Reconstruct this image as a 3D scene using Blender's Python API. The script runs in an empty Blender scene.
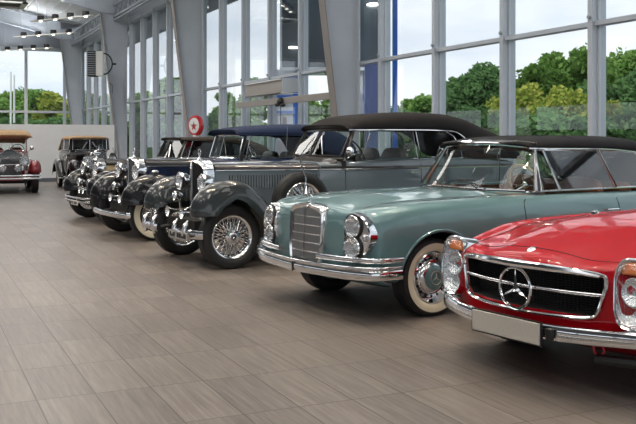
import bpy, bmesh, math, random
from mathutils import Vector, Matrix
from mathutils.bvhtree import BVHTree
S = bpy.context.scene
COL = S.collection
PI = math.pi
random.seed(7)
sin, cos, rad = math.sin, math.cos, math.radians

# ------------------------------------------------------------------ materials
MATS = {}
def newmat(name):
    m = bpy.data.materials.new(name); m.use_nodes = True
    nt = m.node_tree
    for n in list(nt.nodes): nt.nodes.remove(n)
    o = nt.nodes.new('ShaderNodeOutputMaterial')
    MATS[name] = m
    return m, nt, o
def pbr(name, col, rough=.5, metal=0., coat=0., coat_rough=.03, noise=0., nscale=8., bump=0., bscale=60., emit=None, estr=0., spec=None, sheen=0., aniso=None, trans=0.):
    m, nt, o = newmat(name)
    b = nt.nodes.new('ShaderNodeBsdfPrincipled')
    nt.links.new(b.outputs[0], o.inputs[0])
    b.inputs['Base Color'].default_value = (*col, 1)
    b.inputs['Roughness'].default_value = rough
    b.inputs['Metallic'].default_value = metal
    b.inputs['Coat Weight'].default_value = coat
    b.inputs['Coat Roughness'].default_value = coat_rough
    if spec is not None: b.inputs['Specular IOR Level'].default_value = spec
    if sheen: b.inputs['Sheen Weight'].default_value = sheen
    if trans: b.inputs['Transmission Weight'].default_value = trans
    if emit:
        b.inputs['Emission Color'].default_value = (*emit, 1); b.inputs['Emission Strength'].default_value = estr
    if noise or bump:
        tc = nt.nodes.new('ShaderNodeTexCoord')
    if noise:
        n = nt.nodes.new('ShaderNodeTexNoise'); n.inputs['Scale'].default_value = nscale; n.inputs['Detail'].default_value = 4
        nt.links.new(tc.outputs['Object'], n.inputs['Vector'])
        r = nt.nodes.new('ShaderNodeValToRGB')
        r.color_ramp.elements[0].position = .3; r.color_ramp.elements[1].position = .7
        r.color_ramp.elements[0].color = (*[c*(1-noise) for c in col], 1)
        r.color_ramp.elements[1].color = (*[min(1, c*(1+noise)) for c in col], 1)
        nt.links.new(n.outputs['Fac'], r.inputs['Fac']); nt.links.new(r.outputs['Color'], b.inputs['Base Color'])
    if bump:
        n2 = nt.nodes.new('ShaderNodeTexNoise'); n2.inputs['Scale'].default_value = bscale; n2.inputs['Detail'].default_value = 3
        nt.links.new(tc.outputs['Object'], n2.inputs['Vector'])
        bp = nt.nodes.new('ShaderNodeBump'); bp.inputs['Strength'].default_value = bump; bp.inputs['Distance'].default_value = .01
        nt.links.new(n2.outputs['Fac'], bp.inputs['Height']); nt.links.new(bp.outputs[0], b.inputs['Normal'])
    return m
def glassmat(name, tint=(1, 1, 1), ior=1.5, rough=.0, gain=1.0):
    m, nt, o = newmat(name)
    t = nt.nodes.new('ShaderNodeBsdfTransparent'); t.inputs[0].default_value = (*tint, 1)
    g = nt.nodes.new('ShaderNodeBsdfGlossy'); g.inputs['Roughness'].default_value = rough
    f = nt.nodes.new('ShaderNodeFresnel'); f.inputs[0].default_value = ior
    mu = nt.nodes.new('ShaderNodeMath'); mu.operation = 'MULTIPLY'; mu.inputs[1].default_value = gain; mu.use_clamp = True
    mx = nt.nodes.new('ShaderNodeMixShader')
    ge = nt.nodes.new('ShaderNodeNewGeometry'); mr = nt.nodes.new('ShaderNodeMapRange')
    mr.inputs[3].default_value = ior; mr.inputs[4].default_value = 1/ior
    nt.links.new(ge.outputs['Backfacing'], mr.inputs[0]); nt.links.new(mr.outputs[0], f.inputs[0])
    nt.links.new(f.outputs[0], mu.inputs[0]); nt.links.new(mu.outputs[0], mx.inputs[0])
    nt.links.new(t.outputs[0], mx.inputs[1]); nt.links.new(g.outputs[0], mx.inputs[2]); nt.links.new(mx.outputs[0], o.inputs[0])
    return m

chrome = pbr('chrome', (.82, .82, .83), .07, 1.)
chrome_dull = pbr('brushed chrome', (.55, .55, .54), .22, 1.)
steel_mesh = pbr('grille mesh steel', (.30, .29, .28), .35, .8, bump=.3, bscale=400)
red_paint = pbr('red paint', (.37, .0012, .008), .5, 0, .7, .015, spec=.08)
teal_paint = pbr('teal paint', (.120, .222, .240), .35, .2, .9, .02, spec=.25)
grey_paint = pbr('dark grey paint', (.022, .028, .032), .35, .1, 1., .02, spec=.25)
grey_side = pbr('blue grey paint', (.12, .15, .175), .35, .1, 1., .02, spec=.25)
brown_paint = pbr('brown black paint', (.022, .017, .014), .3, 0, 1., .02, spec=.25)
navy_paint = pbr('navy paint', (.004, .014, .055), .3, 0, 1., .02, spec=.25)
black_paint = pbr('black paint', (.005, .005, .007), .3, 0, .8, .02, spec=.25)
beige_paint = pbr('beige paint', (.42, .33, .20), .3, 0, 1., .03, spec=.25)
maroon_paint = pbr('maroon paint', (.22, .008, .014), .3, 0, 1., .03, spec=.25)
grey_rad = pbr('radiator core', (.07, .075, .085), .5, .6, bump=.5, bscale=300)
rubber = pbr('tyre rubber', (.012, .012, .013), .55, bump=.15, bscale=120)
whitewall = pbr('whitewall rubber', (.74, .68, .52), .5)
dark = pbr('dark underbody', (.006, .006, .006), .85)
black_plastic = pbr('black plastic', (.01, .01, .011), .4)
black_cloth = pbr('black canvas', (.009, .010, .012), .8, bump=.4, bscale=350, spec=.2, noise=.15, nscale=5)
grey_cloth = pbr('charcoal canvas', (.014, .013, .0135), .8, bump=.4, bscale=350, spec=.2, noise=.15, nscale=5)
blue_cloth = pbr('navy canvas', (.012, .022, .060), .75, bump=.4, bscale=350, spec=.2, noise=.15, nscale=5)
brown_cloth = pbr('dark brown canvas', (.028, .021, .018), .75, bump=.4, bscale=350, spec=.2, noise=.15, nscale=5)
tan_cloth = pbr('tan canvas', (.42, .27, .14), .8, bump=.4, bscale=300, noise=.12, nscale=5)
taupe_cloth = pbr('taupe canvas', (.18, .17, .155), .8, bump=.4, bscale=300)
leather = pbr('cognac leather', (.22, .065, .022), .4, bump=.2, bscale=90)
leather_dk = pbr('dark leather', (.03, .022, .018), .45, bump=.2, bscale=90)
leather_red = pbr('red leather', (.25, .02, .015), .45, bump=.2, bscale=90)
ivory = pbr('ivory bakelite', (.62, .52, .32), .3)
plate_mat = pbr('silver plate', (.55, .52, .47), .38, .55, noise=.12, nscale=160, bump=.6, bscale=260)
plate_white = pbr('plate enamel', (.70, .68, .62), .35)
ink = pbr('plate ink', (.01, .01, .01), .5)
amber = pbr('amber lens', (.85, .20, .02), .12, 0, 1.)
lamp_glass = glassmat('lamp glass', (.93, .95, .97), 1.5, .02, 1.8)
car_glass = glassmat('car glass', (.80, .87, .85), 1.5, 0, .55)
car_glass_blue = glassmat('tinted car glass', (.62, .72, .78), 1.5, 0, 2.2)
cloud_glass = glassmat('reflecting car glass', (.75, .82, .82), 1.5, 0, 2.2)
pane_glass = glassmat('window pane', (.93, .95, .96), 1.45, 0, .9)
reflector = pbr('lamp reflector', (.80, .80, .80), .16, 1., bump=.9, bscale=60)
bulb_lens = pbr('fluted lamp lens', (.88, .90, .91), .12, 0, .6, trans=.55, bump=.5, bscale=90)
steel_paint = pbr('pale steel paint', (.47, .51, .56), .45, noise=.04, nscale=1.5)
steel_dark = pbr('shaded steel paint', (.30, .33, .37), .5)
steel_flange = pbr('taupe steel flange', (.27, .24, .225), .5)
mull_mat = pbr('aluminium mullion', (.52, .56, .61), .4, .2)
ceil_mat = pbr('white deck', (.66, .67, .68), .6)
wall_mat = pbr('partition white', (.80, .80, .79), .7, noise=.03, nscale=2)
sill_mat = pbr('grey skirting', (.14, .15, .17), .5)
gal_mat = pbr('galvanised', (.40, .41, .43), .4, .7)
dark_metal = pbr('dark metal', (.03, .03, .032), .5, .4)
tan_metal = pbr('warm grey metal', (.33, .30, .27), .5, .2)
lamp_on = pbr('lit bulb', (1, 1, 1), .5, emit=(1, .93, .82), estr=9)
blue_mat = pbr('blue panel', (.02, .17, .72), .4)
violet_mat = pbr('violet glass panel', (.13, .17, .42), .3)
dk_glass = pbr('dark facade glass', (.05, .065, .08), .12, .2)
white_clad = pbr('white cladding', (.62, .66, .70), .5)
red_enamel = pbr('red enamel', (.55, .012, .02), .3, 0, .8)
white_enamel = pbr('white enamel', (.80, .80, .78), .3, 0, .5)
green_enamel = pbr('dark green enamel', (.03, .12, .05), .4)
asphalt = pbr('asphalt', (.16, .16, .16), .9, noise=.2, nscale=.5)
grass_mat = pbr('grass', (.07, .14, .03), .95, noise=.4, nscale=.4)
bark = pbr('bark', (.08, .06, .045), .9, noise=.3, nscale=4)

def leafmat(name, c0, c1):
    m, nt, o = newmat(name)
    oi = nt.nodes.new('ShaderNodeNewGeometry'); r = nt.nodes.new('ShaderNodeValToRGB')
    r.color_ramp.elements[0].color = (*c0, 1); r.color_ramp.elements[1].color = (*c1, 1)
    nt.links.new(oi.outputs['Random Per Island'], r.inputs[0])
    d = nt.nodes.new('ShaderNodeBsdfDiffuse'); t = nt.nodes.new('ShaderNodeBsdfTranslucent'); mx = nt.nodes.new('ShaderNodeMixShader'); mx.inputs[0].default_value = .45
    nt.links.new(r.outputs[0], d.inputs[0]); nt.links.new(r.outputs[0], t.inputs[0])
    nt.links.new(d.outputs[0], mx.inputs[1]); nt.links.new(t.outputs[0], mx.inputs[2]); nt.links.new(mx.outputs[0], o.inputs[0])
    return m
leaf_a = leafmat('leaves green', (.10, .22, .04), (.30, .46, .13))
leaf_b = leafmat('leaves dark green', (.06, .15, .045), (.19, .32, .12))
leaf_c = leafmat('leaves yellow green', (.17, .28, .04), (.52, .52, .12))

def floormat():
    m, nt, o = newmat('wood look floor tiles')
    N = nt.nodes.new; L = nt.links.new
    b = N('ShaderNodeBsdfPrincipled'); L(b.outputs[0], o.inputs[0])
    tc = N('ShaderNodeTexCoord')
    mp = N('ShaderNodeMapping'); mp.inputs['Rotation'].default_value = (0, 0, PI/2); mp.inputs['Location'].default_value = (.10, 0, 0)
    L(tc.outputs['Object'], mp.inputs[0])
    br = N('ShaderNodeTexBrick'); br.offset = 0.0; br.squash = 1
    br.inputs['Scale'].default_value = 1; br.inputs['Brick Width'].default_value = .72; br.inputs['Row Height'].default_value = .32
    br.inputs['Mortar Size'].default_value = .0036; br.inputs['Mortar Smooth'].default_value = .1; br.inputs['Bias'].default_value = 0
    br.inputs['Color1'].default_value = (0, 0, 0, 1); br.inputs['Color2'].default_value = (1, 1, 1, 1); br.inputs['Mortar'].default_value = (.5, .5, .5, 1)
    L(mp.outputs[0], br.inputs['Vector'])
    # fine grain running along world Y
    mp2 = N('ShaderNodeMapping'); mp2.inputs['Scale'].default_value = (34, 1.6, 1); L(tc.outputs['Object'], mp2.inputs[0])
    add = N('ShaderNodeVectorMath'); add.operation = 'ADD'; L(mp2.outputs[0], add.inputs[0]); 
    sc = N('ShaderNodeVectorMath'); sc.operation = 'SCALE'; sc.inputs['Scale'].default_value = 37.; L(br.outputs['Color'], sc.inputs[0]); L(sc.outputs[0], add.inputs[1])
    n1 = N('ShaderNodeTexNoise'); n1.inputs['Scale'].default_value = 1; n1.inputs['Detail'].default_value = 5; n1.inputs['Roughness'].default_value = .65; L(add.outputs[0], n1.inputs['Vector'])
    n2 = N('ShaderNodeTexNoise'); n2.inputs['Scale'].default_value = 2.6; n2.inputs['Detail'].default_value = 3; L(add.outputs[0], n2.inputs['Vector'])
    r1 = N('ShaderNodeValToRGB'); e = r1.color_ramp.elements
    e[0].position = .30; e[0].color = (.100, .088, .080, 1); e[1].position = .72; e[1].color = (.225, .202, .184, 1)
    L(n1.outputs['Fac'], r1.inputs[0])
    mx = N('ShaderNodeMix'); mx.data_type = 'RGBA'; mx.blend_type = 'MULTIPLY'; mx.inputs[0].default_value = 1
    r2 = N('ShaderNodeValToRGB'); e = r2.color_ramp.elements; e[0].color = (.80, .79, .80, 1); e[1].color = (1.08, 1.06, 1.05, 1); L(br.outputs['Color'], r2.inputs[0])
    L(r1.outputs[0], mx.inputs[6]); L(r2.outputs[0], mx.inputs[7])
    mx3 = N('ShaderNodeMix'); mx3.data_type = 'RGBA'; mx3.blend_type = 'MULTIPLY'; mx3.inputs[0].default_value = .5
    r3 = N('ShaderNodeValToRGB'); e = r3.color_ramp.elements; e[0].position = .35; e[0].color = (.75, .75, .75, 1); e[1].position = .65; e[1].color = (1.1, 1.1, 1.1, 1); L(n2.outputs['Fac'], r3.inputs[0])
    L(mx.outputs[2], mx3.inputs[6]); L(r3.outputs[0], mx3.inputs[7])
    mx2 = N('ShaderNodeMix'); mx2.data_type = 'RGBA'; L(br.outputs['Fac'], mx2.inputs[0]); L(mx3.outputs[2], mx2.inputs[6]); mx2.inputs[7].default_value = (.035, .028, .025, 1)
    L(mx2.outputs[2], b.inputs['Base Color'])
    rr = N('ShaderNodeMapRange'); rr.inputs[3].default_value = .30; rr.inputs[4].default_value = .46; L(n1.outputs['Fac'], rr.inputs[0]); L(rr.outputs[0], b.inputs['Roughness'])
    bp = N('ShaderNodeBump'); bp.inputs['Strength'].default_value = .25; bp.inputs['Distance'].default_value = .002; L(n1.outputs['Fac'], bp.inputs['Height']); L(bp.outputs[0], b.inputs['Normal'])
    return m
floor_mat = floormat()

# ------------------------------------------------------------------ maths helpers
def F(keys):
    """monotone cubic interpolation through (x, v) keys"""
    k = sorted(keys); n = len(k)
    xs = [a for a, _ in k]; ys = [b for _, b in k]
    if n == 1: return lambda x: ys[0]
    h = [xs[i+1]-xs[i] for i in range(n-1)]; d = [(ys[i+1]-ys[i])/h[i] for i in range(n-1)]
    m = [d[0]]+[0 if d[i-1]*d[i] <= 0 else 2*d[i-1]*d[i]/(d[i-1]+d[i]) for i in range(1, n-1)]+[d[-1]]
    def f(x):
        if x <= xs[0]: return ys[0]
        if x >= xs[-1]: return ys[-1]
        i = 0
        while x > xs[i+1]: i += 1
        t = (x-xs[i])/h[i]; t2 = t*t; t3 = t2*t
        return (2*t3-3*t2+1)*ys[i]+(t3-2*t2+t)*h[i]*m[i]+(-2*t3+3*t2)*ys[i+1]+(t3-t2)*h[i]*m[i+1]
    return f
def chaikin(p, n=2, closed=False):
    for _ in range(n):
        q = []
        m = len(p)
        rng = range(m) if closed else range(m-1)
        if not closed: q.append(p[0])
        for i in rng:
            a, b = p[i], p[(i+1) % m]
            q.append(tuple(a[k]*.75+b[k]*.25 for k in range(len(a)))); q.append(tuple(a[k]*.25+b[k]*.75 for k in range(len(a))))
        if not closed: q.append(p[-1])
        p = q
    return p
def spline(pts, n=40, closed=False):
    """Catmull-Rom through points, resampled"""
    P = [Vector(p) for p in pts]; m = len(P); out = []
    segs = m if closed else m-1
    for j in range(n if closed else n+1):
        u = j/n*segs; i = min(int(u), segs-1); t = u-i
        if closed: a, b, c, d = P[(i-1) % m], P[i % m], P[(i+1) % m], P[(i+2) % m]
        else: a, b, c, d = P[max(i-1, 0)], P[i], P[i+1], P[min(i+2, m-1)]
        out.append(.5*((2*b)+(c-a)*t+(2*a-5*b+4*c-d)*t*t+(-a+3*b-3*c+d)*t**3))
    return out
def lin(a, b, n): return [a+(b-a)*i/n for i in range(n+1)]

class G:
    """collects geometry that becomes ONE mesh object"""
    def __init__(s): s.v = []; s.f = []
    def add(s, vs, fs):
        o = len(s.v); s.v += [tuple(v) for v in vs]; s.f += [tuple(o+i for i in f) for f in fs]; return s
    def box(s, c, d, M=None):
        x, y, z = [k/2 for k in d]; vs = [Vector((a*x, b*y, e*z)) for a in (-1, 1) for b in (-1, 1) for e in (-1, 1)]
        if M is not None: vs = [M @ v for v in vs]
        vs = [v+Vector(c) for v in vs]
        return s.add(vs, [(0, 1, 3, 2), (4, 6, 7, 5), (0, 4, 5, 1), (2, 3, 7, 6), (0, 2, 6, 4), (1, 5, 7, 3)])
    def bx(s, x0, x1, y0, y1, z0, z1): return s.box(((x0+x1)/2, (y0+y1)/2, (z0+z1)/2), (abs(x1-x0), abs(y1-y0), abs(z1-z0)))
    def tube(s, pts, r, n=8, closed=False, flat=None):
        P = [Vector(p) for p in pts]; m = len(P); vs = []
        up = None
        for i in range(m):
            if closed: t = P[(i+1) % m]-P[i-1]
            else: t = P[min(i+1, m-1)]-P[max(i-1, 0)]
            if t.length < 1e-9: t = Vector((1, 0, 0))
            t.normalize()
            if up is None:
                up = Vector((0, 0, 1)) if abs(t.z) < .9 else Vector((1, 0, 0))
            a = (up-t*up.dot(t))
            if a.length < 1e-6: a = t.orthogonal()
            a.normalize(); up = a; b = t.cross(a)
            rr = r[i] if isinstance(r, (list, tuple)) else r
            for k in range(n):
                an = 2*PI*k/n; fy = flat if flat else 1
                vs.append(P[i]+a*(cos(an)*rr)+b*(sin(an)*rr*fy))
        fs = []
        for i in range(m if closed else m-1):
            for k in range(n):
                j = (i+1) % m; fs.append((i*n+k, i*n+(k+1) % n, j*n+(k+1) % n, j*n+k))
        if not closed: fs += [tuple(range(n)), tuple((m-1)*n+k for k in range(n))]
        return s.add(vs, fs)
    def cyl(s, a, b, r0, r1=None, n=16): return s.tube([a, b], [r0, r0 if r1 is None else r1], n)
    def lathe(s, prof, M, n=32, cap=False):
        """profile (r, h) turned about local z of matrix M"""
        vs = []; m = len(prof)
        for (r, h) in prof:
            for k in range(n):
                a = 2*PI*k/n; vs.append(M @ Vector((r*cos(a), r*sin(a), h)))
        fs = [(i*n+k, i*n+(k+1) % n, (i+1)*n+(k+1) % n, (i+1)*n+k) for i in range(m-1) for k in range(n)]
        if cap: fs += [tuple(range(n)), tuple((m-1)*n+k for k in range(n))]
        return s.add(vs, fs)
    def grid(s, rows, closed=False):
        n = len(rows[0]); vs = [p for r in rows for p in r]; fs = []
        for i in range(len(rows)-1):
            for k in range(n if closed else n-1): fs.append((i*n+k, i*n+(k+1) % n, (i+1)*n+(k+1) % n, (i+1)*n+k))
        return s.add(vs, fs)
    def ngon(s, pts): return s.add(pts, [tuple(range(len(pts)))])
    def prism(s, pts, vec):
        n = len(pts); v = Vector(vec); P = [Vector(p) for p in pts]
        return s.add(P+[p+v for p in P], [tuple(range(n)), tuple(range(n, 2*n))]+[(i, (i+1) % n, n+(i+1) % n, n+i) for i in range(n)])
    def ell(s, c, r, n=16, m=10, M=None):
        vs = []
        for i in range(m+1):
            a = PI*i/m
            for k in range(n):
                b = 2*PI*k/n; v = Vector((r[0]*sin(a)*cos(b), r[1]*sin(a)*sin(b), r[2]*cos(a)))
                if M is not None: v = M @ v
                vs.append(v+Vector(c))
        return s.add(vs, [(i*n+k, i*n+(k+1) % n, (i+1)*n+(k+1) % n, (i+1)*n+k) for i in range(m) for k in range(n)])
    def out(s, name, mat, parent=None, smooth=35, solid=0, bev=0, weld=True, off=-1, relax=0):
        me = bpy.data.meshes.new(name); me.from_pydata(s.v, [], s.f)
        bm = bmesh.new(); bm.from_mesh(me)
        if weld:
            bmesh.ops.remove_doubles(bm, verts=bm.verts, dist=1e-5)
            bmesh.ops.recalc_face_normals(bm, faces=bm.faces)
        for _ in range(relax): bmesh.ops.smooth_vert(bm, verts=bm.verts, factor=.5, use_axis_x=True, use_axis_y=True, use_axis_z=True)
        bm.to_mesh(me); bm.free()
        me.materials.append(mat)
        if smooth is not None:
            me.shade_smooth(); me.set_sharp_from_angle(angle=rad(smooth))
        o = bpy.data.objects.new(name, me); COL.objects.link(o)
        if parent is not None: o.parent = parent
        if solid:
            md = o.modifiers.new('solid', 'SOLIDIFY'); md.thickness = solid; md.offset = off
        if bev:
            md = o.modifiers.new('bevel', 'BEVEL'); md.width = bev; md.segments = 2; md.limit_method = 'ANGLE'
        return o

def thing(name, label, cat, loc=(0, 0, 0), rz=0, group=None):
    o = bpy.data.objects.new(name, None); COL.objects.link(o); o.empty_display_size = .2
    o.location = loc; o.rotation_euler = (0, 0, rad(rz)); o['label'] = label; o['category'] = cat
    if group: o['group'] = group
    return o
def tag(o, label, cat, group=None):
    o['label'] = label; o['category'] = cat
    if group: o['group'] = group
    return o
def struct(o): o['kind'] = 'structure'; return o
def dup(o, parent=None, loc=None, rot=None):
    c = o.copy(); COL.objects.link(c)
    if parent is not None: c.parent = parent
    if loc is not None: c.location = loc
    if rot is not None: c.rotation_euler = rot
    for ch in [x for x in o.children]: dup(ch, c)
    return c
def MX(loc, zdir, xdir=None):
    """matrix with local z along zdir"""
    z = Vector(zdir).normalized(); x = Vector(xdir) if xdir else (Vector((0, 0, 1)) if abs(z.z) < .9 else Vector((1, 0, 0)))
    x = (x-z*x.dot(z)).normalized(); y = z.cross(x)
    M = Matrix((x, y, z)).transposed().to_4x4(); M.translation = Vector(loc); return M

def boolean(o, cutters):
    """cut the mesh by helper solids, which are removed afterwards"""
    for g, mt in cutters:
        c = g.out('cutter', mt, o.parent, None)
        md = o.modifiers.new('cut', 'BOOLEAN'); md.operation = 'DIFFERENCE'; md.object = c; md.solver = 'EXACT'
        try: md.material_mode = 'TRANSFER'
        except Exception: pass
        dg = bpy.context.evaluated_depsgraph_get(); dg.update()
        ev = o.evaluated_get(dg)
        me = bpy.data.meshes.new_from_object(ev, preserve_all_data_layers=False, depsgraph=dg)
        o.modifiers.remove(md); old = o.data; o.data = me
        bpy.data.objects.remove(c)
    o.data.set_sharp_from_angle(angle=rad(30))
def bvh(o):
    bm = bmesh.new(); bm.from_mesh(o.data); t = BVHTree.FromBMesh(bm); bm.free(); return t
def project(t, pts, d, back=2., off=0.):
    out = []
    for p in pts:
        p = Vector(p); D = Vector(d).normalized(); h = t.ray_cast(p-D*back, D)
        if h[0] is not None: out.append(h[0]-D*off)
    return out

# ------------------------------------------------------------------ camera
cam = bpy.data.cameras.new('camera'); co = bpy.data.objects.new('camera', cam); COL.objects.link(co)
cam.sensor_width = 36; cam.lens = 888/636*36; cam.shift_y = -72.5/636; cam.clip_end = 500
co.location = (0, 0, 1.45); co.rotation_euler = (rad(90), 0, -math.asin(.4175))
S.camera = co

# ================================================================== PARTS OF CARS
def star_geo(g, M, R, t=.006, ring=True, w=.10):
    """three pointed star in a ring, local z of M out of the badge"""
    if ring:
        pts = [M @ Vector((R*cos(a), R*sin(a), 0)) for a in [2*PI*i/40 for i in range(40)]]
        g.tube(pts, R*.075, 8, True)
    for k in range(3):
        a = PI/2+k*2*PI/3
        tip = M @ Vector((R*.97*cos(a), R*.97*sin(a), 0)); c = M @ Vector((0, 0, R*.12))
        l = M @ Vector((R*.15*cos(a+PI/3), R*.15*sin(a+PI/3), 0)); r = M @ Vector((R*.15*cos(a-PI/3), R*.15*sin(a-PI/3), 0)); bk = M @ Vector((0, 0, -R*.05))
        g.add([tip, l, c, r, bk], [(0, 1, 2), (0, 2, 3), (0, 4, 1), (0, 3, 4)])
    return g

def tyre_prof(R, w, rim):
    h = w/2
    p = [(rim, -h*.62), (rim+.012, -h*.80), (rim+(R-rim)*.35, -h*.99), (rim+(R-rim)*.62, -h), (R-.022, -h*.92), (R-.007, -h*.80)]
    m = 5
    for i in range(m):
        a = -h*.72+1.44*h*i/m; b = -h*.72+1.44*h*(i+1)/m-.006
        p += [(R, a), (R, b), (R-.007, b+.001), (R-.007, b+.005)]
    p += [(R-.007, h*.80), (R-.022, h*.92), (rim+(R-rim)*.62, h), (rim+(R-rim)*.35, h*.99), (rim+.012, h*.80), (rim, h*.62), (rim-.01, 0), (rim, -h*.62)]
    return p
def make_wheel(car, R, w, rim, style, body_mat, ww=None, name='wheel'):
    """wheel centred on its own origin, outer face towards +y"""
    M = MX((0, 0, 0), (0, 1, 0)); h = w/2
    g = G()
    if style in ('wire', 'wirebody'):
        g.lathe([(rim*.99, -h*.62), (rim*1.04, -h*.8), (rim*1.06, -h*.74), (rim*.93, -h*.5), (rim*.90, 0), (rim*.93, h*.5), (rim*1.06, h*.80), (rim*1.03, h*.86), (rim*.96, h*.78), (rim*.88, h*.45), (rim*.86, 0), (rim*.9, -h*.5), (rim*.99, -h*.62)], M, 48)
        root = g.out(name, chrome if style == 'wire' else body_mat, car)
        sp = G()
        n = 20
        for k in range(n):
            for (da, z0, z1, r0, r1) in ((.42, .35, .60, .34, .93), (-.42, .35, .60, .34, .93), (.25, .85, .35, .30, .90), (-.25, .85, .35, .30, .90)):
                a = 2*PI*(k+(.5 if da > 0 else 0))/n
                p0 = M @ Vector((rim*r0*cos(a), rim*r0*sin(a), h*z0)); p1 = M @ Vector((rim*r1*cos(a+da), rim*r1*sin(a+da), h*z1))
                sp.cyl(p0, p1, .0042, None, 5)
        sp.out('spokes', chrome, root)
        G().lathe([(0, h*.2), (rim*.33, h*.2), (rim*.36, h*.5), (rim*.37, h*.9), (rim*.34, h*1.02), (rim*.27, h*1.08), (rim*.24, h*1.22), (rim*.17, h*1.32), (0, h*1.35)], M, 32).out('hub', chrome, root)
        G().lathe([(0, h*1.36), (rim*.155, h*1.345), (rim*.16, h*1.33)], M, 24).out('hub_disc', body_mat if style == 'wirebody' else dark_metal, root)
        star_geo(G(), MX((0, h*1.37, 0), (0, 1, 0), (-1, 0, 0)), rim*.13).out('hub_star', chrome, root)
        G().lathe([(0, -h*.3), (rim*.55, -h*.3), (rim*.6, -h*.1), (rim*.55, h*.05), (0, h*.05)], M, 32).out('brake_drum', dark_metal, root)
    else:
        g.lathe([(0, -h*.1), (rim*.5, -h*.1), (rim*.86, -.0), (rim*.90, h*.55), (rim*1.01, h*.80), (rim*1.03, h*.74), (rim, -h*.7), (rim*.85, -h*.6), (rim*.5, -h*.4), (0, -h*.4)], M, 48)
        root = g.out(name, body_mat, car)
        # chrome trim ring with ribs
        t = G(); t.lathe([(rim*.62, h*.62), (rim*.70, h*.50), (rim*.80, h*.52), (rim*.90, h*.72), (rim*1.0, h*.92), (rim*1.045, h*.86), (rim*1.05, h*.80)], M, 64)
        t.out('trim_ring', chrome, root)
        s_ = G()
        for k in range(16):
            a = 2*PI*k/16
            s_.ell(M @ Vector((rim*.77*cos(a), rim*.77*sin(a), h*.53)), (rim*.07, rim*.045, .006), 10, 6, Matrix.Rotation(0, 3, 'Y') @ MX((0, 0, 0), (0, 1, 0), M.to_3x3() @ Vector((cos(a), sin(a), 0))).to_3x3())
        s_.out('trim_slots', dark, root)
        G().lathe([(rim*.66, h*.45), (rim*.66, h*.66), (rim*.62, h*.78), (rim*.52, h*.90), (rim*.49, h*.93)], M, 48).out('hubcap', chrome, root)
        hc = G().lathe([(rim*.50, h*.92), (rim*.42, h*1.02), (rim*.30, h*1.1), (rim*.15, h*1.14), (0, h*1.15)], M, 48).out('hubcap_centre', body_mat, root)
        star_geo(G(), MX((0, h*1.15, 0), (0, 1, 0), (-1, 0, 0)), rim*.27).out('hubcap_star', plate_mat, root)
    G().lathe(tyre_prof(R, w, rim), M, 64).out('tire', rubber, root)
    if ww:
        r0, r1 = ww
        pr = []
        for i in range(7):
            r = r0+(r1-r0)*i/6; f = (r-rim)/(R-rim)
            hh = F([(0, h*.72), (.10, h*.84), (.35, h*.99), (.62, h), (.85, h*.95)])(f)
            pr.append((r, hh+.0025))
        G().lathe([(r0, h*.6)]+pr+[(r1, h*.7)], M, 64).out('whitewall', whitewall, root)
    return root
def place_wheels(car, wh, xs, y, R):
    first = True
    for x in xs:
        for sgn in (1, -1):
            w = wh if first else dup(wh, car)
            first = False
            w.location = (x, sgn*y, R-.004); w.rotation_euler = (0, rad(17*xs.index(x)), 0 if sgn > 0 else PI)

def round_lamp(car, loc, r, d=(1, 0, 0), deep=.16, shell=chrome, name='headlamp'):
    M = MX(loc, d)
    root = G().lathe([(0, -deep), (r*.3, -deep*.96), (r*.62, -deep*.78), (r*.88, -deep*.42), (r*1.0, -.02), (r*1.05, 0), (r*1.05, .02), (r*.97, .028), (r*.93, .015)], M, 32).out(name, shell, car)
    G().lathe([(r*.95, .012), (r*.8, -.03), (r*.5, -.07), (r*.12, -.085), (r*.1, -.05), (0, -.045)], M, 32).out('reflector', reflector, root)
    G().lathe([(r*.95, .018), (r*.8, .034), (r*.5, .048), (r*.2, .055), (0, .056)], M, 32).out('lens', lamp_glass, root)
    return root

def strip_bar(g, pts, hgt, thick, n=1):
    """flat blade following pts (front centre line), rounded profile"""
    P = [Vector(p) for p in pts]; rows = []
    for i in range(len(P)):
        t = P[min(i+1, len(P)-1)]-P[max(i-1, 0)]; t.z = 0; t.normalize(); nrm = Vector((t.y, -t.x, 0))
        row = []
        for k in range(12):
            a = 2*PI*k/12; ca, sa = cos(a), sin(a)
            u = math.copysign(abs(ca)**.7, ca)*thick/2; v = math.copysign(abs(sa)**.8, sa)*hgt/2
            row.append(P[i]+nrm*u+Vector((0, 0, v)))
        rows.append(row)
    g.grid(rows, True); g.ngon(rows[0]); g.ngon(rows[-1]); return g

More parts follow.
